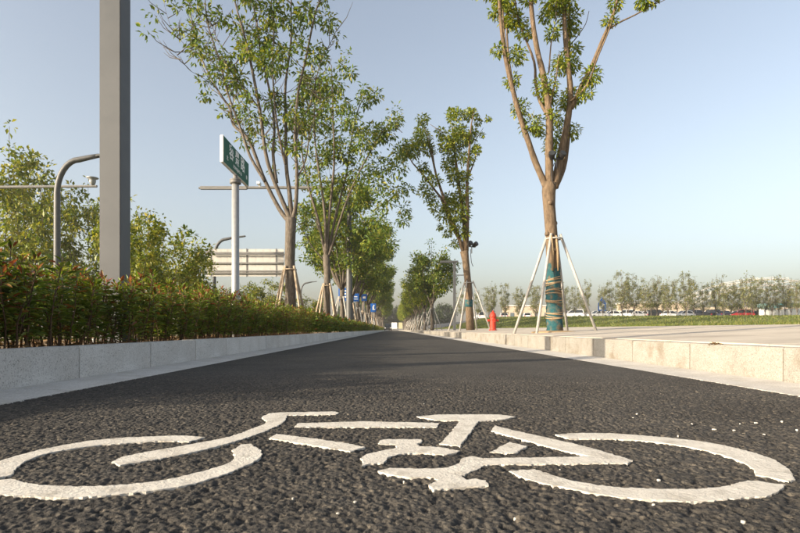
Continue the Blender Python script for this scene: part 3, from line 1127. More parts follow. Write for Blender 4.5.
def second_tree():
    rg = np.random.default_rng(33)

    def q(x, y, d=0):
        p = px(400 + x / 4.44, 80 + y / 4.44, SY)
        return Vector((p.x - SX, d, p.z - SZ_))
    e = empty('camphor_tree', (SX, SY, SZ_), 0, 'tree with leafy upright columns and a knotty trunk standing past the red hydrant', 'tree')
    w = MB()
    tr = [q(313, 1110), q(308, 1000), q(302, 900), q(290, 800), q(285, 760)]
    w.tube(wobble(tr, .02, rg), [.215, .17, .16, .17, .205], 14)
    limbs = [([(285, 770), (255, 680), (210, 580), (160, 430), (135, 300), (110, 210)], .11, .02),
             ([(290, 770), (285, 640), (270, 500), (255, 350), (240, 230), (236, 170)], .13, .02),
             ([(295, 760), (300, 600), (295, 450), (300, 300), (308, 215), (318, 165)], .11, .012),
             ([(270, 720), (225, 640), (180, 520), (110, 420), (60, 360), (25, 300)], .08, .02),
             ([(160, 430), (140, 300), (120, 220)], .03, .01), ([(235, 300), (180, 240), (130, 215)], .025, .01), ([(300, 440), (340, 340), (340, 260), (380, 190)], .04, .01)]
    for i, (pl, ra, rb) in enumerate(limbs):
        pts = [q(x, y, math.sin(i * 2.3) * .9 * k / len(pl)) for k, (x, y) in enumerate(pl)]
        n = len(pts)
        w.tube(wobble(pts, .05, rg), [ra + (rb - ra) * (k / (n - 1)) for k in range(n)], 8)
    link('trunk', w.mesh('trunk', M_BARK_A, True), e)
    CEN, DIR, SZ = [], [], []
    cl = [(100, 175, 30), (95, 215, 35), (105, 265, 45), (75, 300, 45), (130, 300, 35), (25, 290, 38), (20, 340, 30), (60, 330, 35), (100, 375, 30), (120, 420, 30), (155, 455, 28), (110, 490, 40), (140, 520, 35), (200, 285, 40),
          (240, 170, 45), (235, 145, 28), (275, 215, 38), (250, 260, 60), (215, 290, 45), (240, 320, 55), (290, 260, 30), (305, 170, 32), (325, 155, 20), (310, 127, 14), (345, 185, 18), (385, 187, 12), (330, 225, 20), (325, 245, 22), (300, 350, 40), (330, 320, 25), (220, 370, 38), (260, 425, 50), (230, 430, 30), (280, 500, 40), (220, 515, 35), (180, 230, 26), (300, 275, 20), (365, 245, 10), (340, 290, 14),
          (225, 560, 45), (255, 600, 48), (190, 600, 30), (290, 600, 30), (235, 650, 35), (275, 680, 32), (250, 720, 25), (200, 560, 25), (150, 580, 22), (210, 680, 20), (300, 540, 24), (255, 540, 40), (285, 440, 28), (180, 650, 15)]
    for i, (x, y, s) in enumerate(cl):
        s = s / 4.44 / 533.3 * SY
        c = q(x, y, .7 * math.sin(i * 1.7) * .6)
        clump(c, int(200 * (s / .45) ** 1.6) + 18, s * .95, .155, rg, CEN, DIR, SZ, -.3)
    v, f = leaves_simple(np.concatenate(CEN), np.concatenate(DIR), np.concatenate(SZ), rg, .5)
    link('crown', np_mesh('crown', v, f, M_LEAF_A), e)
    wr = MB()
    wr.lathe([(.195, 1.15), (.198, 1.3), (.193, 1.5)], 16, (.0, 0, 0))
    wr.build('trunk_wrap', M_WRAP, e, smooth=True)


second_tree()
support('tree_support', (SX, SY, SZ_), 2.35, [(-1.0, .2), (-.55, -.7), (.5, .7), (1.05, -.1)], M_STAKE, .035, 'steel props leaning on the knotty trunk past the red hydrant', None, rt=.23)
spotlight((SX + .10, SY - .22, SZ_ + 4.05), 'dark spotlight on the knotty tree past the red hydrant', 1.3, .6)

# --- the avenue behind: shared variants
AV_R = [random_tree(100 + i, 7.6, 2.3, .15, 6, 1.9, .22, 5600, M_BARK_B, M_LEAF_A if i else M_LEAF_B, .42, .85, 6, .55, .15) for i in range(3)]
AV_L = [random_tree(200 + i, 10.5, 3.0, .17, 7, 2.7, .22, 9800, M_BARK_B, M_LEAF_B, .45, .9, 7, .6, .15) for i in range(3)]
rng = random.Random(8)
ORD = ['third', 'fourth', 'fifth', 'sixth', 'seventh', 'eighth', 'ninth', 'tenth', 'eleventh', 'twelfth', 'thirteenth', 'fourteenth', 'fifteenth', 'sixteenth', 'seventeenth', 'eighteenth', 'nineteenth', 'twentieth']
ys_r = [47, 58, 69, 80, 91, 102, 113, 124, 136, 148, 160, 175]
for i, y in enumerate(ys_r):
    place_tree('avenue_tree', AV_R[i % 3], (3.44, y, pave_z(3.44) - .004), f'round crowned tree on the pavement, {ORD[i]} from the teal wrapped tree', 'trees along the right pavement', rng.uniform(0, 6.28), rng.uniform(.95, 1.06) if i else 1.02)
    if i < 8:
        support('tree_support', (3.44, y, pave_z(3.44) - .004), 1.9, [(-.85, .2), (-.5, -.65), (.5, .65), (.9, -.1)], M_STAKE, .04, f'pale props around the {ORD[i]} tree from the teal wrapped tree', 'tree props along the right pavement', rt=.18)

# --- the large many-stemmed tree on the left behind the hedge
LX = -3.0


def left_tree(seed, Y, trunk_px, stems, clumps, label, leafm, leaf, dens, scale_r=1.0):
    rg = np.random.default_rng(seed)
    X = (trunk_px[0][0] - 393) / 533.3 * Y
    Zb = .16
    e = empty('ash_tree', (X, Y, Zb), 0, label, 'tree')

    def q(x, y, d=0.0):
        p = px(x, y, Y)
        return Vector((p.x - X, d, p.z - Zb))
    w = MB()
    tr = [Vector((0.0, 0, -.1))] + [q(*t) for t in trunk_px[1:]]
    w.tube(wobble(tr, .02, rg), [.19 * scale_r] + [.15 * scale_r] * (len(tr) - 2) + [.16 * scale_r], 14)
    carr = []
    for i, (pl, ra, rb) in enumerate(stems):
        dep = rg.uniform(-1, 1) * 1.5
        pts = [q(x, y, dep * (k / (len(pl) - 1)) ** 1.2) for k, (x, y) in enumerate(pl)]
        dense = []
        for a in range(len(pts) - 1):
            p0, p1, p2, p3 = pts[max(a - 1, 0)], pts[a], pts[a + 1], pts[min(a + 2, len(pts) - 1)]
            for t in (0, .25, .5, .75):
                t2, t3 = t * t, t * t * t
                dense.append(.5 * ((2 * p1) + (p2 - p0) * t + (2 * p0 - 5 * p1 + 4 * p2 - p3) * t2 + (3 * p1 - p0 - 3 * p2 + p3) * t3))
        dense.append(pts[-1])
        n = len(dense)
        dense = wobble(wobble(dense, .06, rg), .05, rg)
        rr = [.78 * (ra + (rb - ra) * (k / (n - 1)) ** .7) for k in range(n)]
        w.tube(dense, rr, 8)
        # branchlets
        for j in range(int(n * .9)):
            k = int(rg.integers(int(n * .3), n))
            a = rg.uniform(0, 2 * PI)
            ln = rg.uniform(.3, 1.0)
            e2 = dense[k] + Vector((math.cos(a) * ln * .7, math.sin(a) * ln * .7, ln * rg.uniform(.25, .9)))
            mid = dense[k].lerp(e2, .5) + Vector((math.cos(a), math.sin(a), -.4)) * ln * .1
            w.tube([dense[k], mid, e2], [.013, .009, .004], 5, caps=False)
            carr.append(e2)
            carr.append(mid)
    link('trunk', w.mesh('trunk', M_BARK_B, True), e)
    CEN, DIR, SZ = [], [], []
    for c in carr:
        if rg.random() < dens:
            clump(c, int(rg.integers(14, 40)), rg.uniform(.16, .34), leaf, rg, CEN, DIR, SZ, -.25)
    for (x, y, s, n) in clumps:
        c = q(x, y, rg.uniform(-1.1, 1.1))
        clump(c, int(n * 1.5), s / 533.3 * Y * 1.05, leaf, rg, CEN, DIR, SZ, -.25)
    v, f = leaves_simple(np.concatenate(CEN), np.concatenate(DIR), np.concatenate(SZ), rg, .42)
    link('crown', np_mesh('crown', v, f, leafm), e)
    return e


def c6(pts):
    return [(141 + x / 2.434, y / 2.434) for x, y in pts]


stems1 = [
    (c6([(362, 540), (335, 505), (290, 420), (250, 330), (207, 290), (198, 248), (165, 190), (120, 100), (90, 20), (70, -80)]), .10, .016),
    (c6([(302, 442), (265, 380), (240, 310), (207, 220), (190, 150), (160, 60), (150, 0), (140, -120)]), .065, .016),
    (c6([(364, 535), (345, 490), (310, 390), (292, 270), (265, 150), (240, 60), (225, 0), (205, -130)]), .105, .02),
    (c6([(330, 445), (322, 370), (320, 310), (305, 230), (280, 120), (275, 40), (262, -40), (255, -160)]), .07, .018),
    (c6([(366, 535), (358, 470), (350, 400), (350, 280), (345, 180), (350, 60), (345, -50), (350, -170)]), .105, .02),
    (c6([(352, 400), (335, 320), (318, 250), (310, 160), (322, 80), (318, 0), (310, -120)]), .055, .014),
    (c6([(368, 538), (378, 500), (381, 420), (375, 330), (381, 230), (400, 150), (425, 40), (440, 0), (455, -110)]), .095, .018),
    (c6([(377, 340), (390, 280), (405, 240), (432, 170), (455, 110), (470, 60)]), .04, .010),
    (c6([(381, 430), (405, 380), (425, 320), (438, 270), (440, 220)]), .04, .010),
    (c6([(230, 300), (212, 268), (215, 220), (195, 160)]), .025, .008),
    (c6([(292, 270), (255, 215), (220, 180), (195, 120), (178, 70)]), .035, .010),
    (c6([(175, 147), (140, 130), (108, 110), (76, 72), (62, 30), (58, -5)]), .012, .004),
    (c6([(182, 215), (160, 205), (142, 200), (132, 190)]), .012, .004),
]
cl1 = []
for (x, y, r_) in [(115, 60, 22), (150, 55, 22), (130, 90, 14), (143, 190, 12), (150, 212, 12), (132, 218, 9), (230, 30, 36), (205, 60, 22), (265, 95, 34), (300, 130, 40), (318, 165, 28), (285, 165, 22), (330, 50, 36), (350, 15, 30), (420, 130, 32), (436, 112, 20), (400, 25, 34), (445, 5, 24), (408, 60, 24),
                   (212, 245, 24), (262, 280, 26), (200, 182, 18), (335, 195, 30), (232, 200, 22), (362, 160, 28), (372, 65, 30), (250, 130, 22), (270, 235, 22), (300, 330, 20), (340, 290, 24), (365, 240, 24), (395, 200, 22), (320, 230, 24), (240, 255, 14), (410, 290, 22), (355, 350, 18), (385, 380, 18), (180, 20, 24), (285, 20, 30), (255, 0, 34), (300, 70, 26), (80, 5, 16), (95, 30, 10), (200, 120, 16), (170, 120, 12), (305, 395, 12), (128, 572, 9), (108, 566, 8),
                   (230, -60, 50), (310, -70, 55), (390, -70, 50), (130, -70, 40), (270, -140, 50), (360, -150, 50)]:
    cl1.append((141 + x / 2.434, y / 2.434, r_ / 2.434, int(10 + r_ * r_ * .075)))
left_tree(61, 15.5, [(290, 310), (291, 290), (290, 260), (290, 235), (291, 218)], stems1, cl1, 'many stemmed tree behind the green street sign, sparse leaves and pale trunk', M_LEAF_B, .15, .16)
support('tree_support', (-3.0, 15.5, .16), 1.92, [(-.62, .1), (-.35, -.5), (.45, -.3), (.5, .5)], M_WOOD, .035, 'brown wooden props at the many stemmed tree behind the street sign', None, rt=.19)

stems2 = [
    ([(326, 258), (318, 220), (308, 185), (302, 150), (304, 110), (302, 80)], .10, .02),
    ([(326, 256), (324, 210), (320, 160), (316, 120), (318, 85)], .11, .02),
    ([(327, 256), (330, 200), (334, 150), (336, 110), (334, 76)], .11, .02),
    ([(328, 256), (336, 210), (344, 170), (352, 130), (362, 95), (376, 82)], .09, .02),
    ([(328, 258), (342, 220), (358, 180), (372, 150), (388, 130), (402, 140)], .08, .018),
    ([(326, 262), (312, 245), (300, 228), (294, 215)], .04, .01),
]
rg0 = np.random.default_rng(3)
cl2 = []
for (x, y, s) in [(322, 85, 14), (312, 95, 14), (335, 92, 15), (352, 84, 8), (374, 88, 10), (366, 98, 9), (318, 115, 16), (340, 112, 12), (308, 130, 14), (330, 135, 16), (352, 128, 14), (372, 124, 13), (386, 138, 12), (400, 146, 12), (410, 140, 8), (364, 148, 16),
                  (344, 152, 15), (324, 158, 14), (380, 162, 16), (398, 168, 12), (358, 172, 16), (340, 182, 14), (376, 185, 14), (396, 188, 12), (408, 185, 8), (320, 188, 10), (360, 202, 13), (385, 205, 13), (404, 206, 10), (402, 222, 9), (380, 225, 12), (364, 225, 12), (306, 165, 9), (300, 110, 8), (310, 238, 8), (318, 246, 6), (372, 245, 12), (388, 245, 12)]:
    cl2.append((x, y, s * .85, int(s * s * .62)))
left_tree(62, 24.0, [(327, 318), (327, 300), (327, 275), (326, 255)], stems2, cl2, 'broad leafy tree just beyond the many stemmed tree, dark forked trunk', M_LEAF_B, .20, .34)
support('tree_support', (-2.97, 24.0, .16), 2.15, [(-.75, .1), (-.4, -.55), (.5, -.4), (.55, .5)], M_WOOD, .04, 'brown wooden props under the broad leafy tree', None, rt=.2)
ys_l2 = [31, 38.5, 46, 54, 62, 70, 78, 87, 96, 105, 115, 126, 138, 150, 164]
for i, y in enumerate(ys_l2):
    hs = [.86, .90, .98, 1.0][i % 4] if i < 4 else rng.uniform(.92, 1.08)
    place_tree('ash_tree', AV_L[i % 3], (LX + rng.uniform(-.05, .05), y, .16), f'leafy avenue tree behind the hedge, {ORD[i]} beyond the street sign', 'trees along the hedge', rng.uniform(0, 6.28), hs)
    if i < 9:
        support('tree_support', (LX, y, .16), 2.0, [(-.8, .15), (-.4, -.6), (.5, -.5), (.6, .55)], M_WOOD if i % 2 else M_STAKE, .042, f'slanting props around the {ORD[i]} tree beyond the street sign', 'tree props along the hedge', rt=.2)

# --- young trees on the verge left of the hedge
YT = [random_tree(300 + i, 4.0, .5, .05, 6, 1.15, .15, 2100, M_BARK_B, M_LEAF_C, .2, .8, 6, .75, .25, sides=7, twig_r=.006) for i in range(3)]
YT.append(random_tree(310, 4.0, .9, .06, 6, 1.7, .15, 4200, M_BARK_B, M_LEAF_C, .26, .9, 7, .5, .15, sides=7, twig_r=.006))
BT = [random_tree(320 + i, 10.5, 1.3, .09, 7, 2.7, .30, 3000, M_BARK_B, M_LEAF_C, .42, .62, 6, .75, .22, sides=7, twig_r=.014) for i in range(3)]
for i, (x, Y, top, sx, lab) in enumerate([
        (0, 33.0, 126, .85, 'tallest yellow green tree across the motor road, beside the camera mast arm'),
        (46, 32.5, 168, .85, 'yellow green tree across the motor road behind the curved street lamp'),
        (30, 44.0, 190, .9, 'low yellow green tree far behind the camera mast arm'),
        (92, 33.0, 182, .8, 'yellow green tree across the motor road beside the dome camera'),
        (122, 52.0, 196, .8, 'yellow green tree across the motor road behind the square pole')]):
    P = px(x, top, Y)
    place_tree('roadside_tree', BT[i % 3], (P.x, Y, .0), lab, 'trees across the motor road', rng.uniform(0, 6.28), P.z / 10.5, szx=sx * P.z / 10.5)
for (x, Y, top, k, sx, lab) in [
        (128, 14.0, 200, 0, .85, 'young tree mostly hidden behind the square grey pole'),
        (158, 17.5, 222, 3, .95, 'bushy young tree between the square pole and the street sign'),
        (186, 24.0, 252, 3, .9, 'low bushy tree at the end of the sign back panel'),
        (240, 40.0, 284, 3, 1.1, 'low bushy tree under the left part of the sign back panel'),
        (268, 36.0, 280, 3, 1.0, 'low bushy tree under the right part of the sign back panel'),
        (308, 60.0, 296, 3, 1.4, 'low bushy tree far behind the wooden props')]:
    P = px(x, top, Y)
    hgt = P.z - .16
    place_tree('verge_tree', YT[k], (P.x, Y, .16 if P.x > -10.5 else -.01), lab, 'young trees left of the hedge', rng.uniform(0, 6.28), hgt / 4.0, szx=sx * hgt / 4.0)

# ------------------------------------------------------------------ street furniture on the left
# square pole standing in the hedge
e = empty('square_pole', (-2.76, 5.3, .165), 0, 'tall square grey steel pole rising out of the hedge', 'pole')
b = MB()
b.box((0, 0, 3.9), (.205, .205, 7.9))
b.build('shaft', M_POLE, e, bevel=.006)
b = MB()
b.box((0, 0, .01), (.36, .36, .03))
bp_ = b.build('base_plate', M_POLE, e)
for sx in (-1, 1):
    for sy in (-1, 1):
        b = MB()
        b.lathe([(.016, 0), (.016, .03), (.010, .045)], 6, (sx * .14, sy * .14, .024))
        b.build('bolt', M_GALV, bp_)
b = MB()
b.box((.0, 0, 7.87), (.23, .23, .05))
b.build('cap', M_POLE, e)

# a second pole just outside the frame: its shadow crosses the lane and the right kerb
e = empty('square_pole', (-2.85, 3.28, .165), 0, 'wide square grey pole at the near end of the hedge', 'pole')
b = MB()
b.box((0, 0, 2.9), (.26, .26, 5.9))
b.build('shaft', M_POLE, e, bevel=.006)
b = MB()
b.box((0, 0, .01), (.4, .4, .03))
b.build('base_plate', M_POLE, e)

# street name sign on its round post
SGY = 8.4
sx_ = (235.5 - 393) / 533.3 * SGY
e = empty('street_sign', (sx_, SGY, .165), 0, 'green street name sign on a round white post in the hedge', 'sign')
b = MB()
zt = px(235, 181, SGY).z - .165
b.lathe([(.062, -.1), (.060, .5), (.056, zt - .05)], 18)
b.build('post', M_GALV, e, smooth=True)
b = MB()
b.lathe([(.055, zt - .05), (.085, zt - .045), (.09, zt - .02), (.075, zt - .005), (.085, zt + .005), (.085, zt + .02), (.06, zt + .03), (.03, zt + .035)], 18)
b.build('collar', M_RAIL, e, smooth=True)
zc = px(231, 163, SGY).z - .165
SL, SHH = 1.36, .395
b = MB()
b.box((0, 0, zc), (.05, SL, SHH))
pan = b.build('panel', M_WHITE, e, bevel=.006)
b = MB()
b.box((.0265, 0, zc), (.003, SL - .03, SHH - .02))
face = b.build('face', M_SIGNGREEN, e)
b = MB()
b.box((-.0265, 0, zc), (.003, SL - .03, SHH - .02))
b.build('face', M_SIGNGREEN, e)
b = MB()
b.tube([(0, 0, zt), (0, 0, zc - SHH / 2 + .01)], .035, 10)
b.build('neck', M_RAIL, e)


def text_mesh(body, size, m, name, parent, M4):
    cu = bpy.data.curves.new('lettering', 'FONT')
    cu.body = body
    cu.size = size
    cu.align_x = 'CENTER'
    cu.align_y = 'CENTER'
    cu.extrude = .0008
    cu.offset = size * .018
    t = bpy.data.objects.new('lettering', cu)
    C.objects.link(t)
    dg = bpy.context.evaluated_depsgraph_get()
    me = bpy.data.meshes.new_from_object(t.evaluated_get(dg))
    bpy.data.objects.remove(t)
    me.materials.clear()
    me.materials.append(m)
    me.transform(M4)
    return link(name, me, parent)


# text faces the lane (+X): text x runs along +Y, text y along +Z
Mtx = Matrix(((0, 0, 1, .0295), (1, 0, 0, 0), (0, 1, 0, zc), (0, 0, 0, 1)))
for ch, yy in (('容', -.30), ('景', .0), ('路', .30)):
    text_mesh(ch, .235, M_WHITE, 'lettering', face, Mtx @ Matrix.Translation((yy, .045, 0)))
text_mesh('RONGJING LU', .07, M_WHITE, 'lettering', face, Mtx @ Matrix.Translation((.02, -.115, 0)))
text_mesh('北', .075, M_WHITE, 'lettering', face, Mtx @ Matrix.Translation((-.50, -.085, 0)))
text_mesh('南', .075, M_WHITE, 'lettering', face, Mtx @ Matrix.Translation((.53, -.085, 0)))

# cantilever mast with a long arm over the motor road
MY = 30.0
e = empty('signal_mast', (-2.46, MY, .16), 0, 'thick grey mast among the trees with a long arm reaching over the road', 'mast')
zarm = px(250, 188, MY).z - .16
b = MB()
b.tube([(0, 0, -.05), (0, 0, 3), (0, 0, zarm + .4)], [.19, .17, .12], 10)
b.build('mast', M_LAMP, e)
x_end = (199 - 393) / 533.3 * MY + 2.46
b = MB()
b.tube([(0, 0, zarm), (x_end * .5, 0, zarm + .02), (x_end, 0, zarm)], [.10, .085, .065], 8)
b.build('arm', M_RAIL, e)
b = MB()
b.box((x_end + 1.4, -.02, zarm - .005), (2.6, .16, .17))
b.build('light_bar', M_RAIL, e)
b = MB()
b.box((x_end + 3.4, -.1, zarm + .22), (.16, .42, .14))
b.box((x_end + 3.4, 0, zarm + .1), (.05, .05, .16))
b.build('camera_housing', M_WHITE, e)
e = empty('camera_mast', (-27.5, MY, -.01), 0, 'grey mast across the road with an arm carrying a dome camera', 'mast')
zarm = px(50, 186.5, MY).z
b = MB()
b.tube([(0, 0, -.05), (0, 0, 4), (0, 0, zarm + .4)], [.19, .17, .12], 10)
b.build('mast', M_RAIL, e)
x_end = (97 - 393) / 533.3 * MY + 27.5
b = MB()
b.tube([(0, 0, zarm - .08), (x_end, 0, zarm + .02)], [.11, .07], 8)
b.build('arm', M_RAIL, e)
b = MB()
b.lathe([(.05, .05), (.14, .16), (.18, .3), (.17, .42), (.3, .46), (.32, .5), (.1, .54)], 12, (x_end - .25, 0, zarm))
b.build('dome_camera', M_GALV, e, smooth=True)

# curved street lamps along the motor road
for i, Y in enumerate((26.6, 50.0, 97.0)):
    lab = ['curved grey street lamp rising beside the square pole', 'curved grey street lamp above the sign back panel', 'curved grey street lamp seen between the two propped trees'][i]
    e = empty('street_lamp', (-16.75, Y, -.01), 0, lab, 'street lamp', 'street lamps along the motor road')
    b = MB()
    pts = [(0, 0, -.05), (0, 0, 4), (0, 0, 7.1)] + [(2.2 * (1 - math.cos(a)) * .5, 0, 7.1 + 1.7 * math.sin(a)) for a in np.linspace(.15, PI / 2, 8)] + [(1.7, 0, 8.93), (2.1, 0, 9.0)]
    b.tube(pts, [.17, .16, .15] + [.14] * 8 + [.12, .10], 10)
    b.build('post', M_LAMP, e, smooth=True)
    b = MB()
    b.box((2.45, 0, 9.03), (.95, .30, .10), ry=R(-7))
    h_ = b.build('lamp_head', M_LAMP, e, bevel=.02)
    b = MB()
    b.box((2.5, 0, 8.968), (.7, .22, .012), ry=R(-7))
    b.build('lens', M_LENS, h_)

# the back of a big direction sign over the motor road
BY = 45.0
p0, p1 = px(206.5, 277, BY), px(284, 248.5, BY)
e = empty('direction_sign', (p1.x + .75, BY, -.01), 0, 'back of a wide pale road sign with three horizontal rails', 'sign')
ox = p1.x + .75
wdt, hgt = p1.x - p0.x, p1.z - p0.z
NP = 11
for i in range(NP):
    b = MB()
    x0 = p0.x - ox + wdt * (i + .5) / NP
    b.box((x0, (i % 2) * .006, p0.z + .01 + hgt / 2), (wdt / NP - .012, .02, hgt - .1))
    b.build('sheet', M_ALU, e)
for k, t in enumerate((.13, .48, .84)):
    b = MB()
    b.box((p0.x - ox + wdt / 2 - .25, -.10, p0.z + .01 + hgt * t), (wdt + .55, .12, .13))
    b.build('rail', M_RAIL, e)
for t in (.06, .52, .9):
    b = MB()
    b.box((p0.x - ox + wdt * t, -.028, p0.z + .01 + hgt / 2), (.09, .03, hgt))
    b.build('upright', M_RAIL, e)
b = MB()
b.tube([(0, 0, -.05), (0, 0, p1.z + .4)], [.2, .14], 10)
b.build('mast', M_GALV, e)
for t in (.2, .78):
    b = MB()
    b.tube([(0, -.25, p0.z + hgt * t), (-wdt - .3, -.25, p0.z + hgt * t)], .06, 8)
    b.build('arm', M_RAIL, e)

# blue road signs standing in the tree row


def blue_sign(x0, x1, y0, y1, Y, label, lines, text=None):
    a, c = px(x0, y0, Y), px(x1, y1, Y)
    xm = (a.x + c.x) / 2
    e = empty('road_sign', (xm, Y, .16), 0, label, 'sign', 'blue road signs along the hedge')
    wd, ht = c.x - a.x, a.z - c.z
    zc = (a.z + c.z) / 2 - .16
    b = MB()
    b.tube([(0, .06, -.05), (0, .06, zc + ht * .45)], .038, 8)
    b.build('post', M_GALV, e)
    b = MB()
    b.box((0, 0, zc), (wd, .02, ht))
    p_ = b.build('panel', M_SIGNBLUE, e)
    for (lx, lz, lw, lh) in lines:
        b = MB()
        b.box((lx * wd, -.012, zc + lz * ht), (lw * wd, .004, lh * ht))
        b.build('mark', M_WHITE, p_)


blue_sign(338.5, 349, 288, 301, 33.0, 'blue sign with rows of white writing beside the thick mast', [(.05, .28, .7, .10), (0, .05, .6, .10), (.05, -.18, .7, .10), (-.1, -.36, .4, .08)])
blue_sign(352.5, 359, 293.5, 301.5, 41.0, 'small blue sign in the tree row beyond the thick mast', [(0, .1, .5, .12), (0, -.2, .6, .1)])
blue_sign(361.5, 367, 294, 301, 50.0, 'small blue sign hanging beyond the thick mast, next one after', [(0, 0, .5, .3)])
blue_sign(370.5, 376, 303.5, 312, 58.0, 'blue sign with a white figure in the tree row', [(0, -.05, .28, .42), (.1, .26, .2, .16), (.22, -.2, .2, .12)])

# ------------------------------------------------------------------ street furniture on the right
HYY = 21.0
hx = (493 - 393) / 533.3 * HYY
e = empty('fire_hydrant', (hx, HYY, pave_z(hx) - .004), 0, 'red fire hydrant on the pavement between two propped trees', 'fire hydrant')
b = MB()
b.lathe([(.16, 0), (.16, .04), (.125, .05), (.12, .12), (.125, .13), (.118, .5), (.125, .51), (.125, .54)], 20)
b.build('barrel', M_RED, e, smooth=False)
b = MB()
b.lathe([(.14, .54), (.14, .57), (.125, .6), (.11, .66), (.075, .71), (.03, .735), (.03, .78), (.015, .785)], 20)
b.build('bonnet', M_RED, e, smooth=True)
for (a, r) in ((PI, .055), (0, .055), (-PI / 2, .075)):
    d = Vector((math.cos(a), math.sin(a), 0))
    b = MB()
    b.tube([d * .09 + Vector((0, 0, .40)), d * .165 + Vector((0, 0, .40)), d * .166 + Vector((0, 0, .40)), d * .2 + Vector((0, 0, .40))], [r * .8, r * .8, r, r], 12)
    b.tube([d * .2 + Vector((0, 0, .40)), d * .225 + Vector((0, 0, .40))], .02, 5)
    b.build('nozzle_cap', M_RED, e)

GLY = 31.0
gx = (454.5 - 393) / 533.3 * GLY
gz = pave_z(gx) - .004
e = empty('garden_lamp', (gx, GLY, gz), 0, 'grey T shaped lamp post with a flat head beside the pavement trees', 'lamp post')
zt = px(454, 263, GLY).z - gz
b = MB()
b.box((0, 0, zt / 2), (.15, .15, zt + .02))
b.build('post', M_POLE, e)
b = MB()
b.box((-.32, 0, zt + .07), (1.05, .26, .11))
h_ = b.build('lamp_head', M_POLE, e, bevel=.01)
b = MB()
b.box((-.45, 0, zt + .012), (.6, .2, .01))
b.build('lens', M_LENS, h_)
b = MB()
b.box((.34, 0, zt * .82), (.55, .05, .05))
b.build('side_bracket', M_POLE, e)

# dry weeds in the kerb joints
for i, (x, y, s, lab) in enumerate(((720, 345.5, .035, 'small dry brown weed growing over the kerb edge'), (673, 341.5, .022, 'tiny dry weed tuft in the kerb joint'))):
    Y = 533.3 * (KR + .05) / (x - 393)
    rg = np.random.default_rng(i)
    n = 70 if i == 0 else 26
    cen = np.stack([rg.normal(0, s * .35, n), rg.normal(0, s * .8, n), rg.uniform(.0, s * .25, n)], 1)
    d = np.stack([rg.normal(-.5, .5, n), rg.normal(0, .8, n), rg.uniform(-.5, .3, n)], 1)
    v, f = leaves_simple(cen, d, rg.uniform(.4, 1.0, n) * s, rg, .3)
    o = link('dry_weed', np_mesh('dry_weed', v, f, M_DRY))
    o.location = (KR + .025, Y, KH - .002)
    tag(o, lab, 'weed')

# rough grass on the lawn
rg = np.random.default_rng(77)
n = 70000
gy = 4 + 100 * rg.random(n) ** 1.3
gx_ = 7.05 + (8 + gy * .55) * rg.random(n) ** 1.4
gz_ = np.array([lawn_z(a, b_) for a, b_ in zip(gx_, gy)])
hh = rg.uniform(.03, .09, n) * (1 + gy / 80)
ww = .006 * (1 + gy / 14)
an = rg.uniform(0, PI, n)
base = np.stack([gx_, gy, gz_ - .01], 1)
dx = np.stack([np.cos(an) * ww, np.sin(an) * ww, np.zeros(n)], 1)
tip = base + np.stack([rg.normal(0, .04, n), rg.normal(0, .04, n), hh], 1)
v = np.stack([base - dx, base + dx, tip], 1).reshape(-1, 3)
f = np.arange(3 * n).reshape(-1, 3)
tag(link('grass', np_mesh('grass', v, f, M_GRASS)), 'rough green grass growing on the lawn', 'grass', None, 'stuff')

# young trees between the lawn and the car park
CT = [random_tree(400 + i, 7.5, .9, .07, 7, 1.15, .24, 950, M_BARK_B, M_LEAF_D, .28, .7, 5, 1.0, .1, sides=6, twig_r=.018) for i in range(5)]
rng = random.Random(31)
tr_px = [(563, 284), (575, 287), (612, 280), (628, 281), (651, 279), (663, 283), (677, 280), (703, 283), (724, 280), (739, 279), (752, 282), (765, 281), (779, 283), (791, 281), (478, 290), (492, 283), (505, 284), (520, 287), (537, 284), (586, 279), (603, 285), (622, 272), (634, 274), (645, 280), (657, 275), (668, 279), (686, 273), (694, 277), (716, 274), (731, 284), (746, 273), (758, 279), (772, 276), (785, 274), (797, 279), (806, 276)]
SIDE = ['pale', 'thin', 'slender', 'bushy', 'upright']
for i, (x, top) in enumerate(tr_px):
    Y = 98 + rng.uniform(-4, 6)
    P = px(x, top, Y)
    z = lawn_z(P.x, Y)
    s = (P.z - z) / 7.5
    place_tree('car_park_tree', CT[i % 5], (P.x, Y, z), ('slender young tree between the steel props of the pavement trees' if x < 560 else 'slender young tree beside the blue and white board' if x < 630 else 'slender young tree in front of the beige building and white cars' if x < 692 else 'slender young tree in front of the arched white hall' if x < 765 else 'slender young tree beside the teal kiosk'), 'young trees in front of the car park', rng.uniform(0, 6.28), s, szx=s * rng.uniform(.85, 1.1))
for i in range(20):
    x = 468 + i * 17 + rng.uniform(-6, 6)
    Y = 150 + rng.uniform(-12, 12)
    P = px(x, 291 + rng.uniform(-6, 7), Y)
    z = lawn_z(P.x, 104)
    s = (P.z - z) / 7.5
    place_tree('background_tree', CT[(i + 2) % 5], (P.x, Y, z), 'hazy tree standing behind the parked cars', 'trees behind the car park', rng.uniform(0, 6.28), s, szx=s * 1.3)

# parked cars
M_GLASS = mat('car_glass', (.015, .018, .02), .08, 0, .6)[0]
M_TYRE = mat('tyre_rubber', (.02, .02, .02), .8)[0]
M_RIM = mat('rim_alloy', (.5, .5, .5), .35, .6)[0]
M_HEAD = mat('headlight_glass', (.7, .7, .7), .15)[0]
M_TAIL = mat('tail_light', (.4, .01, .01), .25)[0]
PAINTS = [mat('car_paint_' + n, c, .28, .05, .6)[0] for n, c in (('white', (.78, .78, .77)), ('silver', (.45, .46, .47)), ('navy', (.02, .03, .07)), ('black', (.015, .015, .017)), ('red', (.28, .02, .02)), ('grey', (.13, .13, .14)))]
CNAME = ['white', 'silver', 'navy', 'black', 'dark red', 'grey']


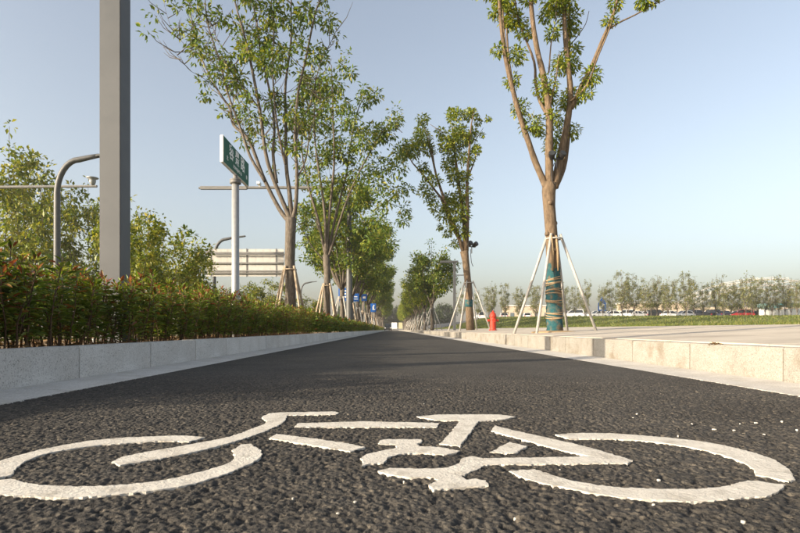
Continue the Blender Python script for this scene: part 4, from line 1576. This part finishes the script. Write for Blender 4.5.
def car_meshes(van=False):
    """side profile extruded with narrowing cabin; x is length, y is width"""
    L2, W2 = 2.2, .88
    bm = bmesh.new()
    hood, roof = (.92, 1.48) if not van else (1.0, 1.75)
    prof = [(-L2, .28), (-L2 - .03, .55), (-L2 + .03, .86), (-1.75, hood + .06), (1.0, hood), (L2 - .25, .80), (L2, .66), (L2 + .02, .45), (L2 - .06, .26)]
    body = MB()
    n = len(prof)
    vs = []
    for sy, sc in ((-1, 1.0), (1, 1.0)):
        for x, z in prof:
            w = W2 * (1.0 if .4 < z < .8 else .95)
            vs.append((x, sy * w, z))
    fs = [tuple(range(n)), tuple(range(2 * n - 1, n - 1, -1))] + [(i, n + i, n + (i + 1) % n, (i + 1) % n) for i in range(n)]
    body.add(vs, fs)
    cab = [(-1.9 if not van else -2.1, hood + .03), (-1.45 if not van else -1.95, roof - .05), (-.6, roof), (.2, roof - .02), (1.05 if not van else 1.2, hood)]
    cv = []
    for sy in (-1, 1):
        for x, z in cab:
            w = W2 * (.93 if z < hood + .1 else .72)
            cv.append((x, sy * w, z))
    m = len(cab)
    glass = MB()
    glass.add(cv, [tuple(range(m)), tuple(range(2 * m - 1, m - 1, -1))] + [(i, m + i, m + (i + 1) % m, (i + 1) % m) for i in (0, 3)])
    # roof skin and pillars belong to the painted body
    for i in (1, 2):
        body.add([(cv[i][0], cv[i][1] - .01, cv[i][2] + .012), (cv[m + i][0], cv[m + i][1] + .01, cv[m + i][2] + .012), (cv[m + i + 1][0], cv[m + i + 1][1] + .01, cv[m + i + 1][2] + .012), (cv[i + 1][0], cv[i + 1][1] - .01, cv[i + 1][2] + .012)], [(0, 1, 2, 3)])
    for sy in (0, 1):
        for (a, b_) in ((0, 1), (3, 4), (1, 2), (2, 3)):
            P, Q = Vector(cv[sy * m + a]), Vector(cv[sy * m + b_])
            body.tube([P, Q], .045, 5)
        s = -1 if sy == 0 else 1
        body.tube([(-.35, s * W2 * .93, hood), (-.45, s * W2 * .72, roof)], .04, 5)
    wh = []
    for x in (-1.35, 1.38):
        for sy in (-1, 1):
            t = MB()
            t.tube([(x, sy * (W2 - .2), .32), (x, sy * (W2 + .01), .32)], .32, 16)
            r = MB()
            r.tube([(x, sy * (W2 + .005), .32), (x, sy * (W2 + .02), .32)], .2, 12)
            wh.append((t.mesh('wheel', M_TYRE), r.mesh('rim', M_RIM)))
    hl = []
    for sy in (-1, 1):
        h_ = MB()
        h_.box((L2 - .08, sy * .64, .68), (.2, .34, .13))
        hl.append(('headlight', h_.mesh('headlight', M_HEAD)))
        h_ = MB()
        h_.box((-L2 + .03, sy * .68, .8), (.16, .28, .15))
        hl.append(('tail_light', h_.mesh('tail_light', M_TAIL)))
    return body, glass.mesh('windows', M_GLASS), wh, hl


CAR = {v: car_meshes(v) for v in (False, True)}
BODY = {(v, i): CAR[v][0].mesh('body', PAINTS[i]) for v in (False, True) for i in range(6)}


def car(loc, rz, paint, van, label, group):
    e = empty('parked_car', loc, rz, label, 'car', group)
    link('body', BODY[(van, paint)], e)
    _, g, wh, hl = CAR[van]
    link('windows', g, e)
    for t, r in wh:
        w = link('wheel', t, e)
        link('rim', r, w)
    for n_, m_ in hl:
        link(n_, m_, e)


seq = [0, 0, 0, 1, 0, 0, 0, 3, 0, 5, 0, 0, 2, 0, 3, 2, 5, 4, 0, 3, 0, 0, 5]
x = 558
i = 0
rng = random.Random(17)
CARPOS = [564, 573, 597, 610, 624, 637, 646, 658, 671, 683, 692, 702, 707, 716, 725, 735, 741, 748, 755, 768, 786, 797]
CCOL = [0, 0, 0, 0, 0, 0, 0, 3, 0, 0, 5, 0, 3, 3, 2, 5, 4, 4, 3, 0, 5, 2]
for i, (x, c) in enumerate(zip(CARPOS, CCOL)):
    Y = 112 + rng.uniform(-1.5, 1.5)
    P = px(x, 318, Y)
    z = lawn_z(P.x, 104) - .004
    van = i % 3 == 1
    car((P.x, Y, z), rng.choice([0, PI]) + rng.uniform(-.5, .5), c, van, f'{CNAME[c]} ' + ('van' if van else 'car') + ' parked in the distant car park row', 'cars parked beyond the lawn')
# a second row further back
for i in range(14):
    Y = 126
    P = px(480 + i * 23.5, 318, Y)
    z = lawn_z(P.x, 104) - .004
    c = [0, 1, 0, 3, 0, 2][i % 6]
    car((P.x, Y, z), PI / 2 + rng.uniform(-.2, .2), c, i % 4 == 0, f'{CNAME[c]} ' + ('van' if i % 4 == 0 else 'car') + ' in the back row of the car park', 'cars in the back row')
# the vehicle at the far end of the lane
car((-1.2, 128, -.0), -PI / 2, 3, True, 'dark vehicle standing at the far end of the cycle lane', None)

# teal kiosk at the end of the car park
KY = 108.0
P = px(781, 316, KY)
kz = lawn_z(P.x, 104) - .004
e = empty('kiosk', (P.x, KY, kz), 0, 'teal roofed kiosk with pale panels beside the car park', 'kiosk')
for (x0, w_, h_) in ((-2.8, 2.2, 2.0), (-.4, 2.4, 1.6), (2.4, 3.0, 1.8)):
    b = MB()
    b.box((x0, 0, h_ / 2), (w_, 1.6, h_))
    b.build('wall', MATS['white_sheet'], e)
M_TEAL = noise_mat('teal_sheet', (.06, .24, .25), (.08, .30, .30), 3, .5, 0)
M_TEALP = noise_mat('teal_pale', (.25, .45, .44), (.30, .50, .48), 3, .5, 0)
b = MB()
b.box((-2.7, -.3, 2.35), (2.9, 2.4, .9))
b.build('roof', M_TEALP, e)
b = MB()
b.box((1.6, -.3, 2.55), (4.6, 2.6, .5))
b.build('roof', M_TEAL, e)
for x0 in (-.55, .5, 1.6, 2.7, 3.8):
    b = MB()
    b.box((x0, -1.4, 1.15), (.1, .1, 2.3))
    b.build('post', M_WHITE, e)

# blue and white advertising board
AY = 101.0
P = px(602, 316, AY)
z = lawn_z(P.x, AY)
e = empty('advertising_board', (P.x, AY, z), 0, 'blue and white pointed advertising board among the young trees', 'sign')
zb, zt = px(602, 311, AY).z - z, px(602, 297, AY).z - z
b = MB()
vs = [(-.75, 0, zb), (.75, 0, zb), (.75, 0, zb + (zt - zb) * .55), (0.05, 0, zt), (-.75, 0, zb + (zt - zb) * .55)]
b.add([(x, -.06, zz) for x, _, zz in vs] + [(x, .06, zz) for x, _, zz in vs], [(4, 3, 2, 1, 0)[::-1], (5, 6, 7, 8, 9)[::-1]] + [(i, 5 + i, 5 + (i + 1) % 5, (i + 1) % 5) for i in range(5)])
bd = b.build('board', M_SIGNBLUE, e)
b = MB()
b.box((.15, -.07, zb + (zt - zb) * .42), (.5, .02, (zt - zb) * .2), ry=.4)
b.box((-.35, -.07, zb + (zt - zb) * .22), (.4, .02, (zt - zb) * .25))
b.build('mark', M_WHITE, bd)
for s in (-.6, .6):
    b = MB()
    b.tube([(s, .1, -.1), (s, .1, zb + .5)], .05, 6)
    b.build('leg', M_GALV, e)

# hall with a white arched roof far behind the car park
M_WALLB = noise_mat('hall_wall', (.46, .36, .27), (.55, .45, .34), .5, .85, 0)
M_GLZ = mat('hall_glass', (.10, .13, .15), .2)[0]
AYY = 235.0
e = empty('arched_hall', (px(752, 318, AYY).x, AYY, 2.6), 0, 'hall with white arched roof girders far behind the car park', 'building')


def hall_x(x):
    return px(x, 300, AYY).x - px(752, 300, AYY).x


b = MB()
b.box((hall_x(752), 12, 3.8), (hall_x(845) - hall_x(655), 20, 7.6))
wl = b.build('wall', M_WALLB, e)
x = hall_x(660)
while x < hall_x(840):
    b = MB()
    b.box((x, 1.96, 4.2), (1.5, .12, 3.2))
    b.build('window', M_GLZ, wl)
    x += 3.0
for k, (dz, dy) in enumerate(((0, 1.2), (-2.2, 1.2), (0, 18), (-2.2, 18))):
    b = MB()
    pts = []
    for t in np.linspace(-1, 1, 25):
        xx = hall_x(775) + (hall_x(775) - hall_x(690)) * t
        zz = 7.5 + (12.5 + dz) * (1 - abs(t) ** 2.2) + dz * .3
        pts.append((xx, dy, max(zz, 6.5)))
    b.tube(pts, .28, 6)
    b.build('roof_girder', M_ALU, e)
for t in np.linspace(-.9, .9, 11):
    xx = hall_x(775) + (hall_x(775) - hall_x(690)) * t
    za = 7.5 + 13.5 * (1 - abs(t) ** 2.2)
    zb_ = 7.5 + 11.3 * (1 - abs(t) ** 2.2) - .66
    b = MB()
    b.tube([(xx, 1.2, za), (xx + .9, 1.2, zb_)], .10, 5)
    b.tube([(xx, 1.2, za), (xx, 18, za)], .10, 5)
    b.build('roof_strut', M_ALU, e)
# low beige building left of it
AY2 = 200.0
for j, (x0, x1, top, lab) in enumerate(((628, 690, 303, 'low beige building behind the parked cars'), (508, 560, 306, 'long low pale building behind the young trees'))):
    P0, P1 = px(x0, 318, AY2), px(x1, top, AY2)
    e = empty('low_building', ((P0.x + P1.x) / 2, AY2, 2.6), 0, lab, 'building')
    hh_ = P1.z - 2.6
    b = MB()
    b.box((0, 5, hh_ / 2), (P1.x - P0.x, 10, hh_))
    wl = b.build('wall', M_WALLB, e)
    b = MB()
    b.box((0, 5, hh_ + .15), (P1.x - P0.x + .8, 10.8, .3))
    b.build('roof', M_WHITE, e)
    n = int((P1.x - P0.x) / 3.2)
    for k in range(n):
        b = MB()
        b.box((-(P1.x - P0.x) / 2 + 1.6 + 3.2 * k, -.03, hh_ * .5), (1.5, .1, 1.5))
        b.build('window', M_GLZ, wl)

# far end of the lane: hoarding boards and a dark wood
for (x0, x1, lab, c) in ((391.5, 397, 'white hoarding board at the end of the lane', (.75, .74, .70)), (398.5, 402.5, 'yellowish hoarding board at the end of the lane', (.40, .37, .22))):
    P0, P1 = px(x0, 328.6, 215), px(x1, 322.5, 215)
    e = empty('hoarding', ((P0.x + P1.x) / 2, 215, -.06), 0, lab, 'hoarding')
    b = MB()
    b.box((0, 0, (P0.z + P1.z) / 2 + .06), (P1.x - P0.x, .08, P1.z - P0.z))
    b.build('panel', mat('hoarding_' + lab[:5], c, .6)[0], e)
    for s in (-.7, .7):
        b = MB()
        b.tube([(s, .1, 0), (s, .1, P1.z)], .05, 6)
        b.build('post', M_GALV, e)
WD = [random_tree(500 + i, 10, 1.5, .2, 6, 3.2, .55, 4200, M_BARK_B, M_LEAF_E, .85, .95, 6, .4, .1, sides=6, twig_r=.03) for i in range(2)]
rng = random.Random(4)
for i in range(16):
    Y = rng.uniform(225, 262)
    X = -22 + 3.0 * i + rng.uniform(-1, 1)
    place_tree('far_tree', WD[i % 2], (X, Y, -.06), 'dark green tree closing the far end of the lane', 'trees at the end of the lane', rng.uniform(0, 6.28), rng.uniform(.85, 1.2) * (1 if i % 3 else 1.15))
for i in range(22):
    Y = rng.uniform(110, 190)
    X = -24 - rng.uniform(0, 50)
    place_tree('far_tree', WD[i % 2], (X, Y, -.06), 'dark green tree beyond the motor road', 'trees beyond the motor road', rng.uniform(0, 6.28), rng.uniform(.6, .85))

# the evening haze that pales the far trees
hz, nt, b_ = mat('haze_air')
nt.nodes.remove(b_)
pv = nd(nt, 'ShaderNodeVolumePrincipled')
pv.inputs['Color'].default_value = (.97, .95, .92, 1)
pv.inputs['Density'].default_value = HAZE
pv.inputs['Anisotropy'].default_value = 0.2
nt.links.new(pv.outputs[0], nt.nodes['Material Output'].inputs['Volume'])
b = MB()
b.box((0, 300, 12.5), (1810, 1210, 27.2))
o = b.build('haze', hz)
o['kind'] = 'stuff'
o['label'] = 'thin pale evening haze over the whole avenue'
